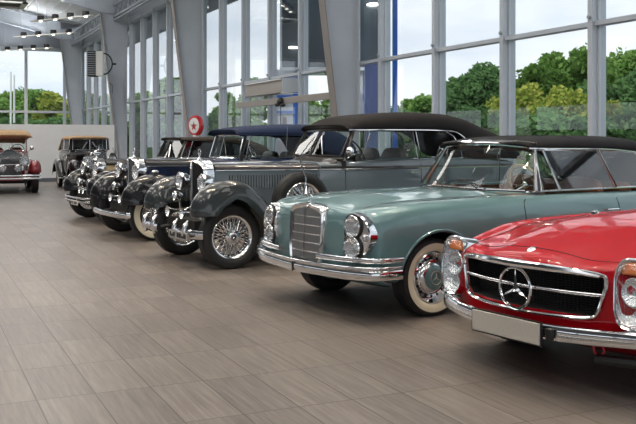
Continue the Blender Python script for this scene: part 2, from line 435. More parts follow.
def ring_loft(xs, half, cap_r=(.06, .06), xoff=None, nose_z=None):
    """closed body: half(x) gives (y, z) points bottom-centre -> top-centre; both ends rounded and closed"""
    def ring(x, f, zc):
        h = half(x)
        r = [(y*f, zc+(z-zc)*f) for (y, z) in h]
        return r+[(-y, z) for (y, z) in reversed(r[1:-1])]
    xs = sorted(xs); x0, x1 = xs[0], xs[-1]; r0, r1 = cap_r
    def mid(x): h = half(x); return (min(z for _, z in h)+max(z for _, z in h))/2
    A = [PI/2*i/5 for i in range(6)]
    L = [(x0, f*(1-r0/.8), x0) for f in (.03, .25, .5, .72, .88)]
    L += [(x0+r0-r0*cos(a), 1-(r0/.8)*(1-sin(a)), x0) for a in A]
    L += [(x, 1, None) for x in xs if x0+r0+.001 < x < x1-r1-.001]
    L += [(x1-r1+r1*sin(a), 1-(r1/.8)*(1-cos(a)), x1) for a in A]
    L += [(x1, f*(1-r1/.8), x1) for f in (.88, .72, .5, .25, .03)]
    g = G(); rows = []
    for (x, f, e) in L:
        fr = ring(x, f, mid(x if e is None else e))
        row = []
        for (y, z) in fr:
            xx = x+(xoff(x, y, z) if xoff else 0)
            row.append((xx, y, z))
        rows.append(row)
    g.grid(rows, True); g.ngon(rows[0]); g.ngon(rows[-1])
    return g

def canopy(st, p=.55, n=14, thick=.012):
    """soft top: st = list of (x, y_edge, z_edge, z_top)"""
    rows = []
    for (x, yl, zl, zt) in st:
        row = []
        for k in range(-n, n+1):
            a = PI/2*(1-abs(k)/n)  # 0 at edge .. 90 at centre
            c = cos(a)**p if a < PI/2-1e-6 else 0; s_ = sin(a)**(1.0 if abs(k) < n else 1)
            s_ = sin(a)**.8
            row.append((x, math.copysign(yl*c, k) if k else 0, zl+(zt-zl)*s_))
        rows.append(row)
    return G().grid(rows)
def stations(keys, n=40):
    fs = [F([(k[0], k[j]) for k in keys]) for j in (1, 2, 3)]
    x0, x1 = keys[0][0], keys[-1][0]
    return [(x, fs[0](x), fs[1](x), fs[2](x)) for x in lin(x0, x1, n)]

def windshield(car, bot, top, glass, frame_mat, r=.014, name='windshield', split=False, n=20):
    """bot/top: functions v(-1..1) -> point"""
    vs = lin(-1, 1, n); rows = []
    B = [Vector(bot(v)) for v in vs]; T = [Vector(top(v)) for v in vs]
    for k in range(7): rows.append([b.lerp(t, k/6) for b, t in zip(B, T)])
    gl = G().grid(rows).out(name, glass, car)
    fr = G().tube(B+list(reversed(T)), r, 8, True)
    if split: fr.cyl(bot(0), top(0), r*.8, None, 8)
    fr.out('windshield_frame', frame_mat, gl)
    return gl

def steering_wheel(car, c, R, tilt, mat):
    M = MX(c, tilt)
    g = G().tube([M @ Vector((R*cos(a), R*sin(a), 0)) for a in [2*PI*i/36 for i in range(36)]], .011, 8, True)
    root = g.out('steering_wheel', mat, car)
    s_ = G()
    for a in (0, PI*.5, PI, PI*1.5): s_.cyl(M @ Vector((0, 0, -.03)), M @ Vector((R*cos(a), R*sin(a), 0)), .006, None, 6)
    s_.tube([M @ Vector((R*.62*cos(a), R*.62*sin(a), -.008)) for a in [2*PI*i/28 for i in range(28)]], .005, 6, True)
    s_.lathe([(0, .012), (.035, .006), (.045, -.02), (.03, -.05), (.02, -.3), (0, -.3)], M, 16)
    s_.out('steering_spokes', chrome, root)
    return root
def seat(car, x, y, w, mat, z0=.35, zt=.95, tilt=.16, name='seat'):
    g = G()
    def cush(c, d, M=None):
        # rounded cushion
        n, m = 16, 10; vs = []
        for i in range(m+1):
            a = -PI/2+PI*i/m
            for k in range(n):
                b = 2*PI*k/n; f = lambda t, e: math.copysign(abs(t)**e, t)
                v = Vector((d[0]/2*f(cos(a), .35)*f(cos(b), .35), d[1]/2*f(cos(a), .35)*f(sin(b), .35), d[2]/2*f(sin(a), .5)))
                if M is not None: v = M @ v
                vs.append(v+Vector(c))
        g.add(vs, [(i*n+k, i*n+(k+1) % n, (i+1)*n+(k+1) % n, (i+1)*n+k) for i in range(m) for k in range(n)])
    cush((x, y, z0), (.52, w, .2))
    root = g.out(name, mat, car); 
    g = G()
    h = zt-z0
    M = Matrix.Rotation(-tilt, 3, 'Y')
    # backrest as part geometry of its own
    n, m = 16, 10; vs = []
    for i in range(m+1):
        a = -PI/2+PI*i/m
        for k in range(n):
            b = 2*PI*k/n; f = lambda t, e: math.copysign(abs(t)**e, t)
            v = Vector((.14/2*f(cos(a), .45)*f(cos(b), .5), w/2*f(cos(a), .45)*f(sin(b), .4), h/2*f(sin(a), .6)))
            vs.append(M @ v+Vector((x-.30, y, z0+h/2)))
    g.add(vs, [(i*n+k, i*n+(k+1) % n, (i+1)*n+(k+1) % n, (i+1)*n+k) for i in range(m) for k in range(n)])
    g.out('backrest', mat, root)
    return root
def text_obj(body, M, size, mat, parent, name, depth=.001, sx=1):
    cu = bpy.data.curves.new(name, 'FONT'); cu.body = body; cu.size = size; cu.extrude = depth; cu.align_x = 'CENTER'; cu.align_y = 'CENTER'
    t = bpy.data.objects.new(name, cu); COL.objects.link(t)
    dg = bpy.context.evaluated_depsgraph_get(); dg.update()
    me = bpy.data.meshes.new_from_object(t.evaluated_get(dg)); bpy.data.objects.remove(t)
    me.materials.clear(); me.materials.append(mat)
    me.transform(Matrix.Diagonal((sx, 1, 1, 1))); me.transform(M)
    o = bpy.data.objects.new(name, me); COL.objects.link(o); o.parent = parent
    return o

# ================================================================== RED ROADSTER
def red_car():
    car = thing('roadster', 'red open roadster with tall glass headlamps and large star in its wide black grille', 'car', (4.12, 4.48, 0), 189.6)
    zb = F([(-3.5, .36), (-3.1, .26), (-2.4, .21), (0, .21), (.45, .27), (.82, .33)])
    hw = F([(-3.5, .70), (-3.2, .79), (-2.6, .86), (-1.2, .88), (0, .885), (.4, .865), (.65, .84), (.82, .82)])
    zs = F([(-3.5, .68), (-3.2, .76), (-2.6, .85), (-2.0, .885), (-1.2, .885), (-.5, .88), (0, .86), (.35, .82), (.6, .785), (.82, .74)])
    zc = F([(-3.5, .72), (-3.0, .84), (-2.2, .89), (-1.4, .93), (-.9, .965), (-.35, .955), (.05, .93), (.44, .865), (.65, .81), (.82, .755)])
    vd = F([(-3.5, .01), (-2.2, .01), (-1.0, .02), (0, .035), (.5, .03), (.82, .0)])
    def half(x):
        b, w, s, c, v = zb(x), hw(x), zs(x), zc(x), vd(x)
        p = [(0, b), (w-.16, b), (w-.05, b+.02), (w-.012, b+.10), (w, .50), (w-.002, s-.16), (w-.015, s-.07), (w-.05, s-.012), (w-.12, s+.004), (w-.22, s-.012),
             (w-.30, (s+c)/2-v), (.40, c-.035-v*.35), (.25, c-.006), (.12, c), (0, c+.004)]
        return chaikin(p, 2)
    def xoff(x, y, z):
        f = max(0, min(1, (x-.1)/.72)); a = min(abs(y)/.83, 1.05)
        o = -.25*f*a**2
        if z < .46: o -= .22*f*(.46-z)
        if z > .68: o -= .55*f*(z-.68)
        return o
    body = ring_loft(lin(-3.5, .82, 70), half, (.10, .055), xoff).out('body', red_paint, car, relax=7)
    boolean(body, [(G().cyl((0, .50, .30), (0, 1.1, .30), .365, None, 48), dark), (G().cyl((0, -.50, .30), (0, -1.1, .30), .365, None, 48), dark),
                   (G().cyl((-2.4, .50, .30), (-2.4, 1.1, .30), .365, None, 48), dark), (G().cyl((-2.4, -.50, .30), (-2.4, -1.1, .30), .365, None, 48), dark),
                   (G().bx(-2.35, -1.45, -.66, .66, .35, 1.3), leather_dk),
                   (G().prism([(.48, -.53, .69), (.48, .53, .69), (.48, .55, .665), (.48, .51, .49), (.48, .47, .455), (.48, -.47, .455), (.48, -.51, .49), (.48, -.55, .665)], (.6, 0, 0)), dark)])
    T = bvh(body)
    # grille opening frame, bars, mesh and star
    X = lambda y: .82-.25*min(abs(y)/.83, 1)**2
    out = [(-.56, .66), (-.53, .695), (-.34, .712), (0, .722), (.34, .712), (.53, .695), (.56, .66), (.545, .58), (.515, .485), (.48, .452), (.34, .438), (0, .43), (-.34, .438), (-.48, .452), (-.515, .485), (-.545, .58)]
    P = spline([(X(y)+.006, y, z) for y, z in out], 96, True)
    gr = G().tube(P, .0115, 8, True)
    top = spline([(X(y)+.012, y, .706-.02*(abs(y)/.53)**4) for y in lin(-.53, .53, 20)], 30)
    gr.tube(top, [.011+.011*min(1, 4*min(i, 30-i)/30) for i in range(31)], 8)
    gr = gr.out('grille', chrome, car)
    mesh = G()
    for j in range(1, 19):
        z = .45+.26*j/19; mesh.tube([(X(y)-.10, y, z) for y in lin(-.53, .53, 12)], .0018, 4)
    for j in range(44):
        y = -.53+1.06*j/43; mesh.tube([(X(y)-.10, y, .45), (X(y)-.10, y, .70)], .0018, 4)
    mesh.out('grille_mesh', dark_metal, gr)
    bar = G()
    strip_bar(bar, [(X(y)-.012, y, .578) for y in lin(-.545, .545, 30)], .019, .02)
    bar.out('grille_bar', chrome, gr)
    star_geo(G(), MX((.838, 0, .562), (1, 0, 0), (0, 1, 0)), .122).out('star_badge', chrome, gr)
    # headlamps: tall ribbed glass units
    for s_ in (1, -1):
        cx, cy, cz = .645, s_*.705, .60
        d = Vector((1, s_*.10, .12)).normalized()
        M = MX((cx, cy, cz), d, (0, 0, 1))  # local x up, local y sideways
        def sup(a, rx, ry, h, e=.62):
            ca, sa = cos(a), sin(a)
            # wider at the top, tapering a little to the bottom
            u = math.copysign(abs(ca)**e, ca)*rx; v = math.copysign(abs(sa)**e, sa)*ry*(1+.08*u/rx)
            return M @ Vector((u, v, h))
        A = [2*PI*i/48 for i in range(48)]
        root = G().grid([[sup(a, .19*f, .112*f, h) for a in A] for f, h in ((1.0, -.10), (1.03, .0), (1.05, .03), (1.0, .045), (.94, .04))], True).out('headlamp', chrome, car)
        G().grid([[sup(a, .19*f, .112*f, h) for a in A] for f, h in ((.94, .035), (.8, .0), (.6, -.015), (.3, -.02), (.02, -.02))], True).out('reflector', reflector, root)
        b_ = G()
        for dz, r in ((.012, .078),):
            b_.lathe([(r*1.06, 0), (r*1.06, .02), (r*.95, .025), (r*.6, .005), (r*.2, -.005), (r*.16, .02), (0, .022)], MX(M @ Vector((dz, 0, .0)), d), 32)
        b_.out('round_bulb', reflector, root)
        G().grid([[M @ Vector((.098+.10*.55*u, v*.085*(1-.25*max(u, 0)), .018+.012*(1-u*u)*(1-v*v))) for v in lin(-1, 1, 8)] for u in lin(-.5, 1.15, 6)]).out('turn_signal', amber, root) if False else None
        g_ = G(); g_.ell(M @ Vector((.138, 0, .012)), (.075, .022, .022), 16, 8, M.to_3x3() @ Matrix(((0, 0, 1), (1, 0, 0), (0, 1, 0))).transposed() if False else None) if False else None
        am = []
        for i in range(7):
            u = .105+.068*i/6; wd = .088*(1-((u-.02)/.185)**4)**.5
            am.append([M @ Vector((u, wd*v, .022+.016*(1-v*v))) for v in lin(-1, 1, 8)])
        G().grid(am).out('turn_signal', amber, root, solid=.006)
        gl = G().grid([[sup(a, .19*f, .112*f, h) for a in A] for f, h in ((.95, .04), (.88, .058), (.7, .072), (.4, .082), (.02, .085))], True)
        gl.out('lens', lamp_glass, root)
        rb = G()
        for i in range(-4, 5):
            y = i*.021; rb.tube([M @ Vector((u, y*(1+.08*u/.19), .084-.03*(u/.19)**2-.02*(y/.11)**2)) for u in lin(-.155, .155, 10)], .0016, 4)
        rb.out('lens_ribs', lamp_glass, root)
    # bumper, plate, guards
    bp = [(.30, -.895, .375), (.50, -.875, .37), (.655, -.79, .365), (.75, -.62, .36), (.835, -.35, .35), (.87, 0, .345), (.835, .35, .35), (.75, .62, .36), (.655, .79, .365), (.50, .875, .37), (.30, .895, .375)]
    bu = strip_bar(G(), spline(bp, 60), .095, .06).out('bumper', chrome, car)
    strip_bar(G(), [(p.x+.028, p.y, p.z-.012) for p in spline(bp, 60)[8:53]], .018, .012).out('bumper_crease', chrome_dull, bu)
    pl = G().box((.925, 0, .340), (.012, .54, .125)).out('license_plate', plate_mat, car, bev=.004)
    G().box((.917, 0, .340), (.01, .56, .142)).out('plate_holder', black_plastic, pl)
    G().box((.89, .31, .345), (.03, .045, .07)).out('bumper_guard', black_plastic, car, bev=.008)
    ap = G(); ap.grid([[(.80-.12*(abs(y)/.8)**3-.25*k/4, y, .355-.13*(k/4)**.7) for y in lin(-.74, .74, 20)] for k in range(5)])
    ap.out('apron', red_paint, car, solid=.01)
    G().tube([Vector((.70+.0*i, .50+.035*cos(a), .27+.03*sin(a))) for i, a in enumerate([2*PI*i/20 for i in range(20)])], .007, 6, True).out('towing_eye', red_enamel, car)
    G().tube([(.72, .50, .22), (.66, .78, .235), (.40, .86, .22)], .03, 8).out('valance_pipe', black_plastic, car)
    # badge and hood joints
    b = project(T, [(.70, 0, 0)], (0, 0, -1))
    if b: G().lathe([(0, .008), (.018, .008), (.027, .004), (.030, -.004)], MX(b[0], (.55, 0, 1)), 24).out('hood_badge', chrome, car)
    hl = [(.665-.10*(abs(y)/.62)**3, y, 0) for y in lin(-.60, .60, 30)]
    sd = lambda s_: [(x, s_*(.60+.02*min(1, (.5-x))), 0) for x in lin(.56, -.85, 24)]
    j = G()
    for pts in (hl, sd(1), sd(-1), [(-.85, y, 0) for y in lin(-.6, .6, 20)]):
        q = project(T, pts, (0, 0, -1)); 
        if len(q) > 1: j.tube(q, .0032, 5)
    j.out('hood_joint', dark, car)
    # centre air scoop bulge lines, wheel-arch brows
    for x0 in (0, -2.4):
        for s_ in (1, -1):
            q = project(T, [(x0+.385*cos(a), 0, .30+.385*sin(a)) for a in lin(.12, PI-.12, 24)], (0, -s_, 0))
            q = [p+Vector((0, s_*.004, 0)) for p in q]
            if len(q) > 2: G().tube(q, .012, 8).out('arch_lip', red_paint, car)
    # windshield, cockpit
    ws = windshield(car, lambda v: (-1.12-.16*abs(v)**2.2, .66*v, .95-.04*abs(v)**3), lambda v: (-1.42-.10*abs(v)**2, .56*v, 1.285-.015*v*v), car_glass, chrome, .012)
    G().bx(-1.52, -1.40, -.6, .6, .74, .90).out('dashboard', red_paint, car, bev=.03)
    steering_wheel(car, (-1.68, .36, .84), .19, (-1, 0, .42), ivory)
    for y in (.36, -.36): seat(car, -1.85, y, .5, leather_dk, .45, 1.0)
    w = make_wheel(car, .315, .18, .19, 'disc', red_paint)
    place_wheels(car, w, [0, -2.4], .73, .315)
    q = project(T, [(-.78, -.70, 0)], (0, 0, -1))
    if q: G().lathe([(.035, 0), (.030, .02), (.012, .03), (0, .032)], MX(q[0], (0, 0, 1)), 14).out('antenna_base', chrome, car)
    return car
red_car()

# ================================================================== TEAL CABRIOLET
def teal_car():
    car = thing('cabriolet', 'teal two-door cabriolet with black soft top, tall chrome grille and cream whitewall tires', 'car', (3.79, 7.03, 0), 188.2)
    zb = F([(-4.0, .40), (-3.4, .27), (0, .235), (.4, .28), (.82, .36)])
    hw = F([(-4.0, .76), (-3.5, .88), (-2.7, .92), (-1.2, .925), (0, .905), (.35, .89), (.57, .87), (.70, .83)])
    zs = F([(-4.0, .86), (-3.4, .93), (-2.6, .95), (-1.4, .955), (-.6, .95), (0, .94), (.4, .925), (.57, .91), (.70, .88)])
    zc = F([(-4.0, .88), (-3.4, .97), (-2.8, .985), (-1.4, .985), (-1.0, .985), (-.6, 1.0), (-.1, .995), (.3, .975), (.53, .945), (.70, .90)])
    def half(x):
        b, w, s, c = zb(x), hw(x), zs(x), zc(x)
        p = [(0, b), (w-.16, b), (w-.045, b+.015), (w-.012, b+.09), (w, .50), (w+.004, s-.26), (w-.006, s-.13), (w-.035, s-.045), (w-.085, s-.005), (w-.16, s+.004), (w-.27, s+.0),
             (.50, c-.03), (.36, c-.008), (.18, c), (0, c+.004)]
        return chaikin(p, 2)
    def xoff(x, y, z):
        f = max(0, min(1, (x-.1)/.7)); a = min(abs(y)/.84, 1.05)
        o = -.10*f*a**3
        if z > .80: o -= .6*f*(z-.80)
        if z < .5: o -= .3*f*(.5-z)
        return o
    body = ring_loft(lin(-4.0, .70, 74), half, (.10, .06), xoff).out('body', teal_paint, car, relax=5)
    cw = lambda x, s_: (G().cyl((x, s_*.50, .315), (x, s_*1.1, .315), .385, None, 56), dark)
    boolean(body, [cw(0, 1), cw(0, -1), cw(-2.75, 1), cw(-2.75, -1), (G().bx(-2.95, -1.28, -.77, .77, .40, 1.3), leather)])
    T = bvh(body)
    for x0 in (0, -2.75):
        for s_ in (1, -1):
            q = project(T, [(x0+.40*cos(a), 0, .315+.40*sin(a)) for a in lin(.05, PI-.05, 28)], (0, -s_, 0))
            q = [p+Vector((0, s_*.002, 0)) for p in q]
            if len(q) > 2: G().tube(q, .010, 8).out('arch_lip', teal_paint, car)
    # joints
    j = G()
    hood = [(.60, y, 0) for y in lin(-.30, .30, 10)]
    for s_ in (1, -1):
        q = project(T, [(x, s_*(.62+.05*max(0, -x)), 0) for x in lin(.62, -1.0, 26)], (0, 0, -1)); G().tube(q, .003, 5).out('hood_joint', dark, car)
        dq = project(T, [(-.95, 0, z) for z in lin(.34, .86, 12)]+[(-.965, 0, .905), (-1.0, 0, .925)], (0, -s_, 0)); G().tube(dq, .0045, 5).out('door_joint', dark, car)
        dq = project(T, [(-2.22+.05*(z-.3), 0, z) for z in lin(.34, .9, 12)], (0, -s_, 0)); G().tube(dq, .0045, 5).out('door_joint', dark, car)
    q = project(T, [(-1.0+.06*(1-(y/.7)**2), y, 0) for y in lin(-.68, .68, 24)], (0, 0, -1)); j.tube(q, .003, 5)
    j.out('panel_joint', dark, car)
    # vent louvres in front of the windscreen
    v = G()
    for k in range(5): v.tube(project(T, [(-.93-.022*k+.05*(1-(y/.6)**2), y, 0) for y in lin(-.52, .30, 18)], (0, 0, -1), off=.006), .006, 6)
    v.out('cowl_vent', dark_metal, car)
    # grille: chrome shell, mesh, thin bars
    gx = .735
    shell = G()
    yo, zt, zlo = .255, .895, .425
    outline = [(-yo+.03, zlo), (-yo, .60), (-yo-.004, .80), (-yo+.015, zt-.02), (-.12, zt+.008), (0, zt+.014), (.12, zt+.008), (yo-.015, zt-.02), (yo+.004, .80), (yo, .60), (yo-.03, zlo)]
    lean = lambda z: -.06*(z-.42)
    P = [(gx+lean(z), y, z) for y, z in outline]
    O = spline(P, 60)
    inn = [Vector((p.x+.012, p.y*.86, .44+(p.z-.44)*.91)) for p in O]
    mid_ = [Vector((p.x+.022, p.y*.955, .43+(p.z-.43)*.975)) for p in O]
    back = [Vector((p.x-.24, p.y*1.02, p.z+.0)) for p in O]
    back2 = [Vector((p.x-.03, p.y*1.0, p.z)) for p in O]
    in2 = [Vector((p.x-.03, p.y, p.z)) for p in inn]
    gr = G().grid([back, back2, O, mid_, inn, in2]).out('grille', chrome, car)
    mesh = G()
    yy = yo*.86
    gm = [[(gx+lean(z)-.004+.018*(1-(abs(y)/yy)), y, z) for y in lin(-yy, yy, 20)] for z in lin(.43, .868, 12)]
    ms = G().grid(gm).out('grille_mesh', steel_mesh, gr)
    vb = G()
    for i in range(1, 34):
        y = -yy+2*yy*i/34
        vb.tube([(gx+lean(z)+.001+.018*(1-(abs(y)/yy)), y, z) for z in (.43, .65, .866)], .0021, 4)
    vb.out('grille_slat', chrome_dull, gr)
    hb = G()
    for i in range(1, 6):
        z = .43+.44*i/6; hb.tube([(gx+lean(z)+.006+.018*(1-(abs(y)/yy)), y, z) for y in lin(-yy, yy, 10)], .0042, 6)
    hb.tube([(gx+lean(z)+.026, 0, z) for z in (.42, .65, .88)], .007, 6)
    hb.out('grille_bar', chrome, gr)
    orn = G().lathe([(.022, 0), (.02, .012), (.008, .02), (.005, .05), (0, .05)], MX((.69, 0, .905), (-.1, 0, 1)), 16)
    star_geo(orn, MX((.685, 0, .985), (1, 0, 0), (0, 1, 0)), .042); orn.out('hood_ornament', chrome, gr)
    # stacked round lamps in a chrome bezel
    for s_ in (1, -1):
        d = Vector((1, s_*.16, .03)).normalized(); M = MX((.680, s_*.66, .672), d, (0, 0, 1))
        # bezel outline: local x up, local y sideways (outer side pointed)
        o = 1 if (M.to_3x3() @ Vector((0, 1, 0))).y*s_ > 0 else -1
        pts = [(.195, -.035), (.188, .045), (.14, .135), (.015, .185), (-.10, .14), (-.185, .06), (-.19, -.04), (-.13, -.105), (-.03, -.115), (.0, -.112), (.03, -.115), (.13, -.105)]
        C_ = spline([(a, b*o, 0) for a, b in pts], 60, True)
        rows = []
        for f, h in ((1.0, -.10), (1.0, -.01), (.985, .012), (.93, .020), (.88, .01)): rows.append([M @ Vector((p.x*f, p.y*f, h)) for p in C_])
        root = G().grid(rows, True).ngon(rows[-1]).out('headlamp', chrome, car)
        for dz, r in ((.088, .078), (-.085, .082)):
            Mb = MX(M @ Vector((dz, -.012*o, .018)), d)
            G().lathe([(r*1.30, -.012), (r*1.28, .006), (r*1.13, .006)], Mb, 32).out('lamp_gap', dark_metal, root)
            G().lathe([(r*1.12, -.01), (r*1.14, .012), (r*1.05, .022), (r*.97, .012)], Mb, 32).out('lamp_ring', chrome, root)
            G().lathe([(r*.98, .01), (r*.7, .001), (r*.3, -.004), (r*.25, .012), (0, .014)], Mb, 32).out('reflector', reflector, root)
            G().lathe([(r*1.0, .014), (r*.85, .032), (r*.5, .048), (0, .054)], Mb, 32).out('lens', lamp_glass, root)
        G().ell(M @ Vector((.0, .125*o, .02)), (.018, .018, .035), 12, 8, None).out('side_lamp', reflector, root)
    # bumpers
    def bump(z, h, t, dx=0, ys=(0, .905), nm='bumper', xoff_=0):
        pts = [(.48, -.93, z+.01), (.62, -.922, z+.01), (.74, -.86, z+.008), (.82, -.66, z+.004), (.865, -.36, z), (.885, 0, z-.004), (.865, .36, z), (.82, .66, z+.004), (.74, .86, z+.008), (.62, .922, z+.01), (.48, .93, z+.01)]
        return spline([(x+dx-.05, y, zz) for x, y, zz in pts], 72)
    b0 = bump(.385, 0, 0)
    bu = strip_bar(G(), b0, .085, .05).out('bumper', chrome, car)
    strip_bar(G(), [p+Vector((.022, 0, .055)) if abs(p.y) < .8 else p+Vector((.01, math.copysign(.012, p.y), .055)) for p in b0], .028, .03).out('bumper_lip', chrome, bu)
    for s_ in (1, -1):
        up = [Vector((p.x-.015, p.y, p.z+.115)) for p in b0 if p.y*s_ > .30]
        strip_bar(G(), up, .045, .04).out('upper_bumper', chrome, bu)
    G().box((.965, .0, .36), (.012, .42, .085)).out('license_bracket', chrome_dull, bu, bev=.004) if False else None
    G().box((.862, 0, .385), (.012, .008, .088)).out('bumper_joint', dark_metal, bu, None)
    ap = G().grid([[(.72-.10*(abs(y)/.8)**3-.2*k/4, y, .40-.13*(k/4)**.7) for y in lin(-.78, .78, 20)] for k in range(5)]); ap.out('apron', teal_paint, car, solid=.01)
    # chrome mouldings
    for s_ in (1, -1):
        q = project(T, [(x, 0, .955) for x in lin(-1.25, -2.9, 20)], (0, -s_, 0))
        rk = project(T, [(x, 0, .30) for x in lin(-.45, -2.3, 12)], (0, -s_, 0), off=.003)
        if len(rk) > 1: G().tube(rk, .012, 6).out('rocker_moulding', chrome, car)
        G().tube([(x, s_*.80, .985) for x in lin(-1.22, -3.0, 12)], .009, 6).out('belt_moulding', chrome, car)
        h = project(T, [(-2.06, 0, .80)], (0, -s_, 0))
        if h: G().tube([h[0]+Vector((.09, 0, 0)), h[0]+Vector((.08, s_*.035, 0)), h[0]+Vector((-.08, s_*.035, 0)), h[0]+Vector((-.09, 0, 0))], .009, 8).out('door_handle', chrome, car)
    # windscreen
    bot = lambda v: (-.96-.26*abs(v)**2.6, .80*v, .975+.01*(1-v*v))
    top = lambda v: (-1.30-.08*abs(v)**2.2, .615*v, 1.375+.035*(1-v*v))
    ws = windshield(car, bot, top, car_glass, chrome, .017, n=24)
    for s_ in (1, -1): G().tube([bot(s_), Vector(bot(s_)).lerp(Vector(top(s_)), .5)+Vector((0, 0, 0)), top(s_)], [.034, .026, .022], 8).out('pillar', chrome, car)
    hd = G().tube([Vector(top(v))+Vector((-.03, 0, .018)) for v in lin(-1, 1, 20)], .026, 8).out('header_rail', chrome, car)
    # wipers
    for (y0, y1) in ((.42, .02), (-.12, -.5)):
        a = Vector(bot(y0/.80))+Vector((.06, 0, .015)); 
        e = Vector(bot(y1/.80)).lerp(Vector(top(y1/.80)), .22)+Vector((.03, 0, .0))
        G().cyl(a, e, .005, .004, 6).out('wiper', dark_metal, car)
    # interior
    G().grid([[(-1.10-.12*abs(v)**2.4-.20*k, .70*v, .985-.03*k*k*(0 if k < 1 else 1)) for v in lin(-1, 1, 16)] for k in (0, .5, 1)]).out('dashboard', leather, car, solid=.12)
    steering_wheel(car, (-1.52, .37, 1.02), .205, (-1, 0, .42), ivory)
    for y in (.37, -.37): seat(car, -1.95, y, .56, leather, .46, 1.08)
    G().bx(-2.78, -2.60, -.62, .62, .5, 1.02).out('rear_seat', leather, car, bev=.05)
    mi = G().cyl((-1.33, 0, 1.39), (-1.42, 0, 1.345), .006, None, 6); mi.box((-1.43, 0, 1.335), (.015, .2, .05)); mi.out('rear_view_mirror', chrome, car)
    for s_ in (1, -1):
        vz = G().box((-1.44, s_*.32, 1.365), (.012, .36, .12), Matrix.Rotation(rad(65), 3, 'Y')); vz.out('sun_visor', leather_dk, car, bev=.004)
    # soft top
    keys = [(-1.30, .625, 1.375, 1.420), (-1.45, .655, 1.372, 1.462), (-1.7, .675, 1.37, 1.483), (-2.2, .685, 1.365, 1.492), (-2.7, .68, 1.335, 1.482), (-2.95, .70, 1.24, 1.455), (-3.15, .725, 1.06, 1.41), (-3.3, .74, .985, 1.34), (-3.45, .72, .98, 1.22), (-3.6, .68, .975, 1.06), (-3.68, .64, .97, .98)]
    top_ = canopy(stations(keys, 44), .42).out('soft_top', black_cloth, car, solid=.02)
    TT = bvh(top_)
    for s_ in (1, -1):
        G().tube([(x, s_*(yl+.004), zl-.006) for x, yl, zl, zt in stations(keys, 44) if x > -3.28], .009, 6).out('drip_rail', chrome, top_)
    q = project(TT, [(-1.92, .69*v, 0) for v in lin(-.93, .93, 24)], (0, 0, -1)); G().tube(q, .004, 5).out('seam', black_cloth, top_)
    G().tube([(-1.36, .64*v, 1.435+.0*v-.025*abs(v)**3) for v in lin(-1, 1, 20)], .012, 6).out('front_trim', black_plastic, top_)
    # side glass with chrome frames
    for s_ in (1, -1):
        Y = lambda z: s_*(.80-(z-.98)*.36)
        def pane(nm, pts, frame=True, mt=car_glass):
            mt = cloud_glass if nm != 'vent_window' else mt
            P_ = [Vector((x, Y(z), z)) for x, z in pts]
            o = G().ngon(P_).out(nm, mt, car)
            if frame: G().tube(P_, .0085, 6, True).out('window_frame', chrome, o)
        pane('vent_window', [(-1.27, .99), (-1.50, .985), (-1.425, 1.35), (-1.33, 1.355)])
        pane('door_window', [(-1.52, .985), (-2.28, .985), (-2.17, 1.345), (-1.445, 1.352)])
        pane('quarter_window', [(-2.31, .985), (-3.10, .985), (-2.98, 1.16), (-2.85, 1.27), (-2.68, 1.325), (-2.2, 1.345)])
    w = make_wheel(car, .322, .19, .205, 'disc', teal_paint, (.218, .282))
    place_wheels(car, w, [0, -2.75], .735, .322)
    return car
teal_car()

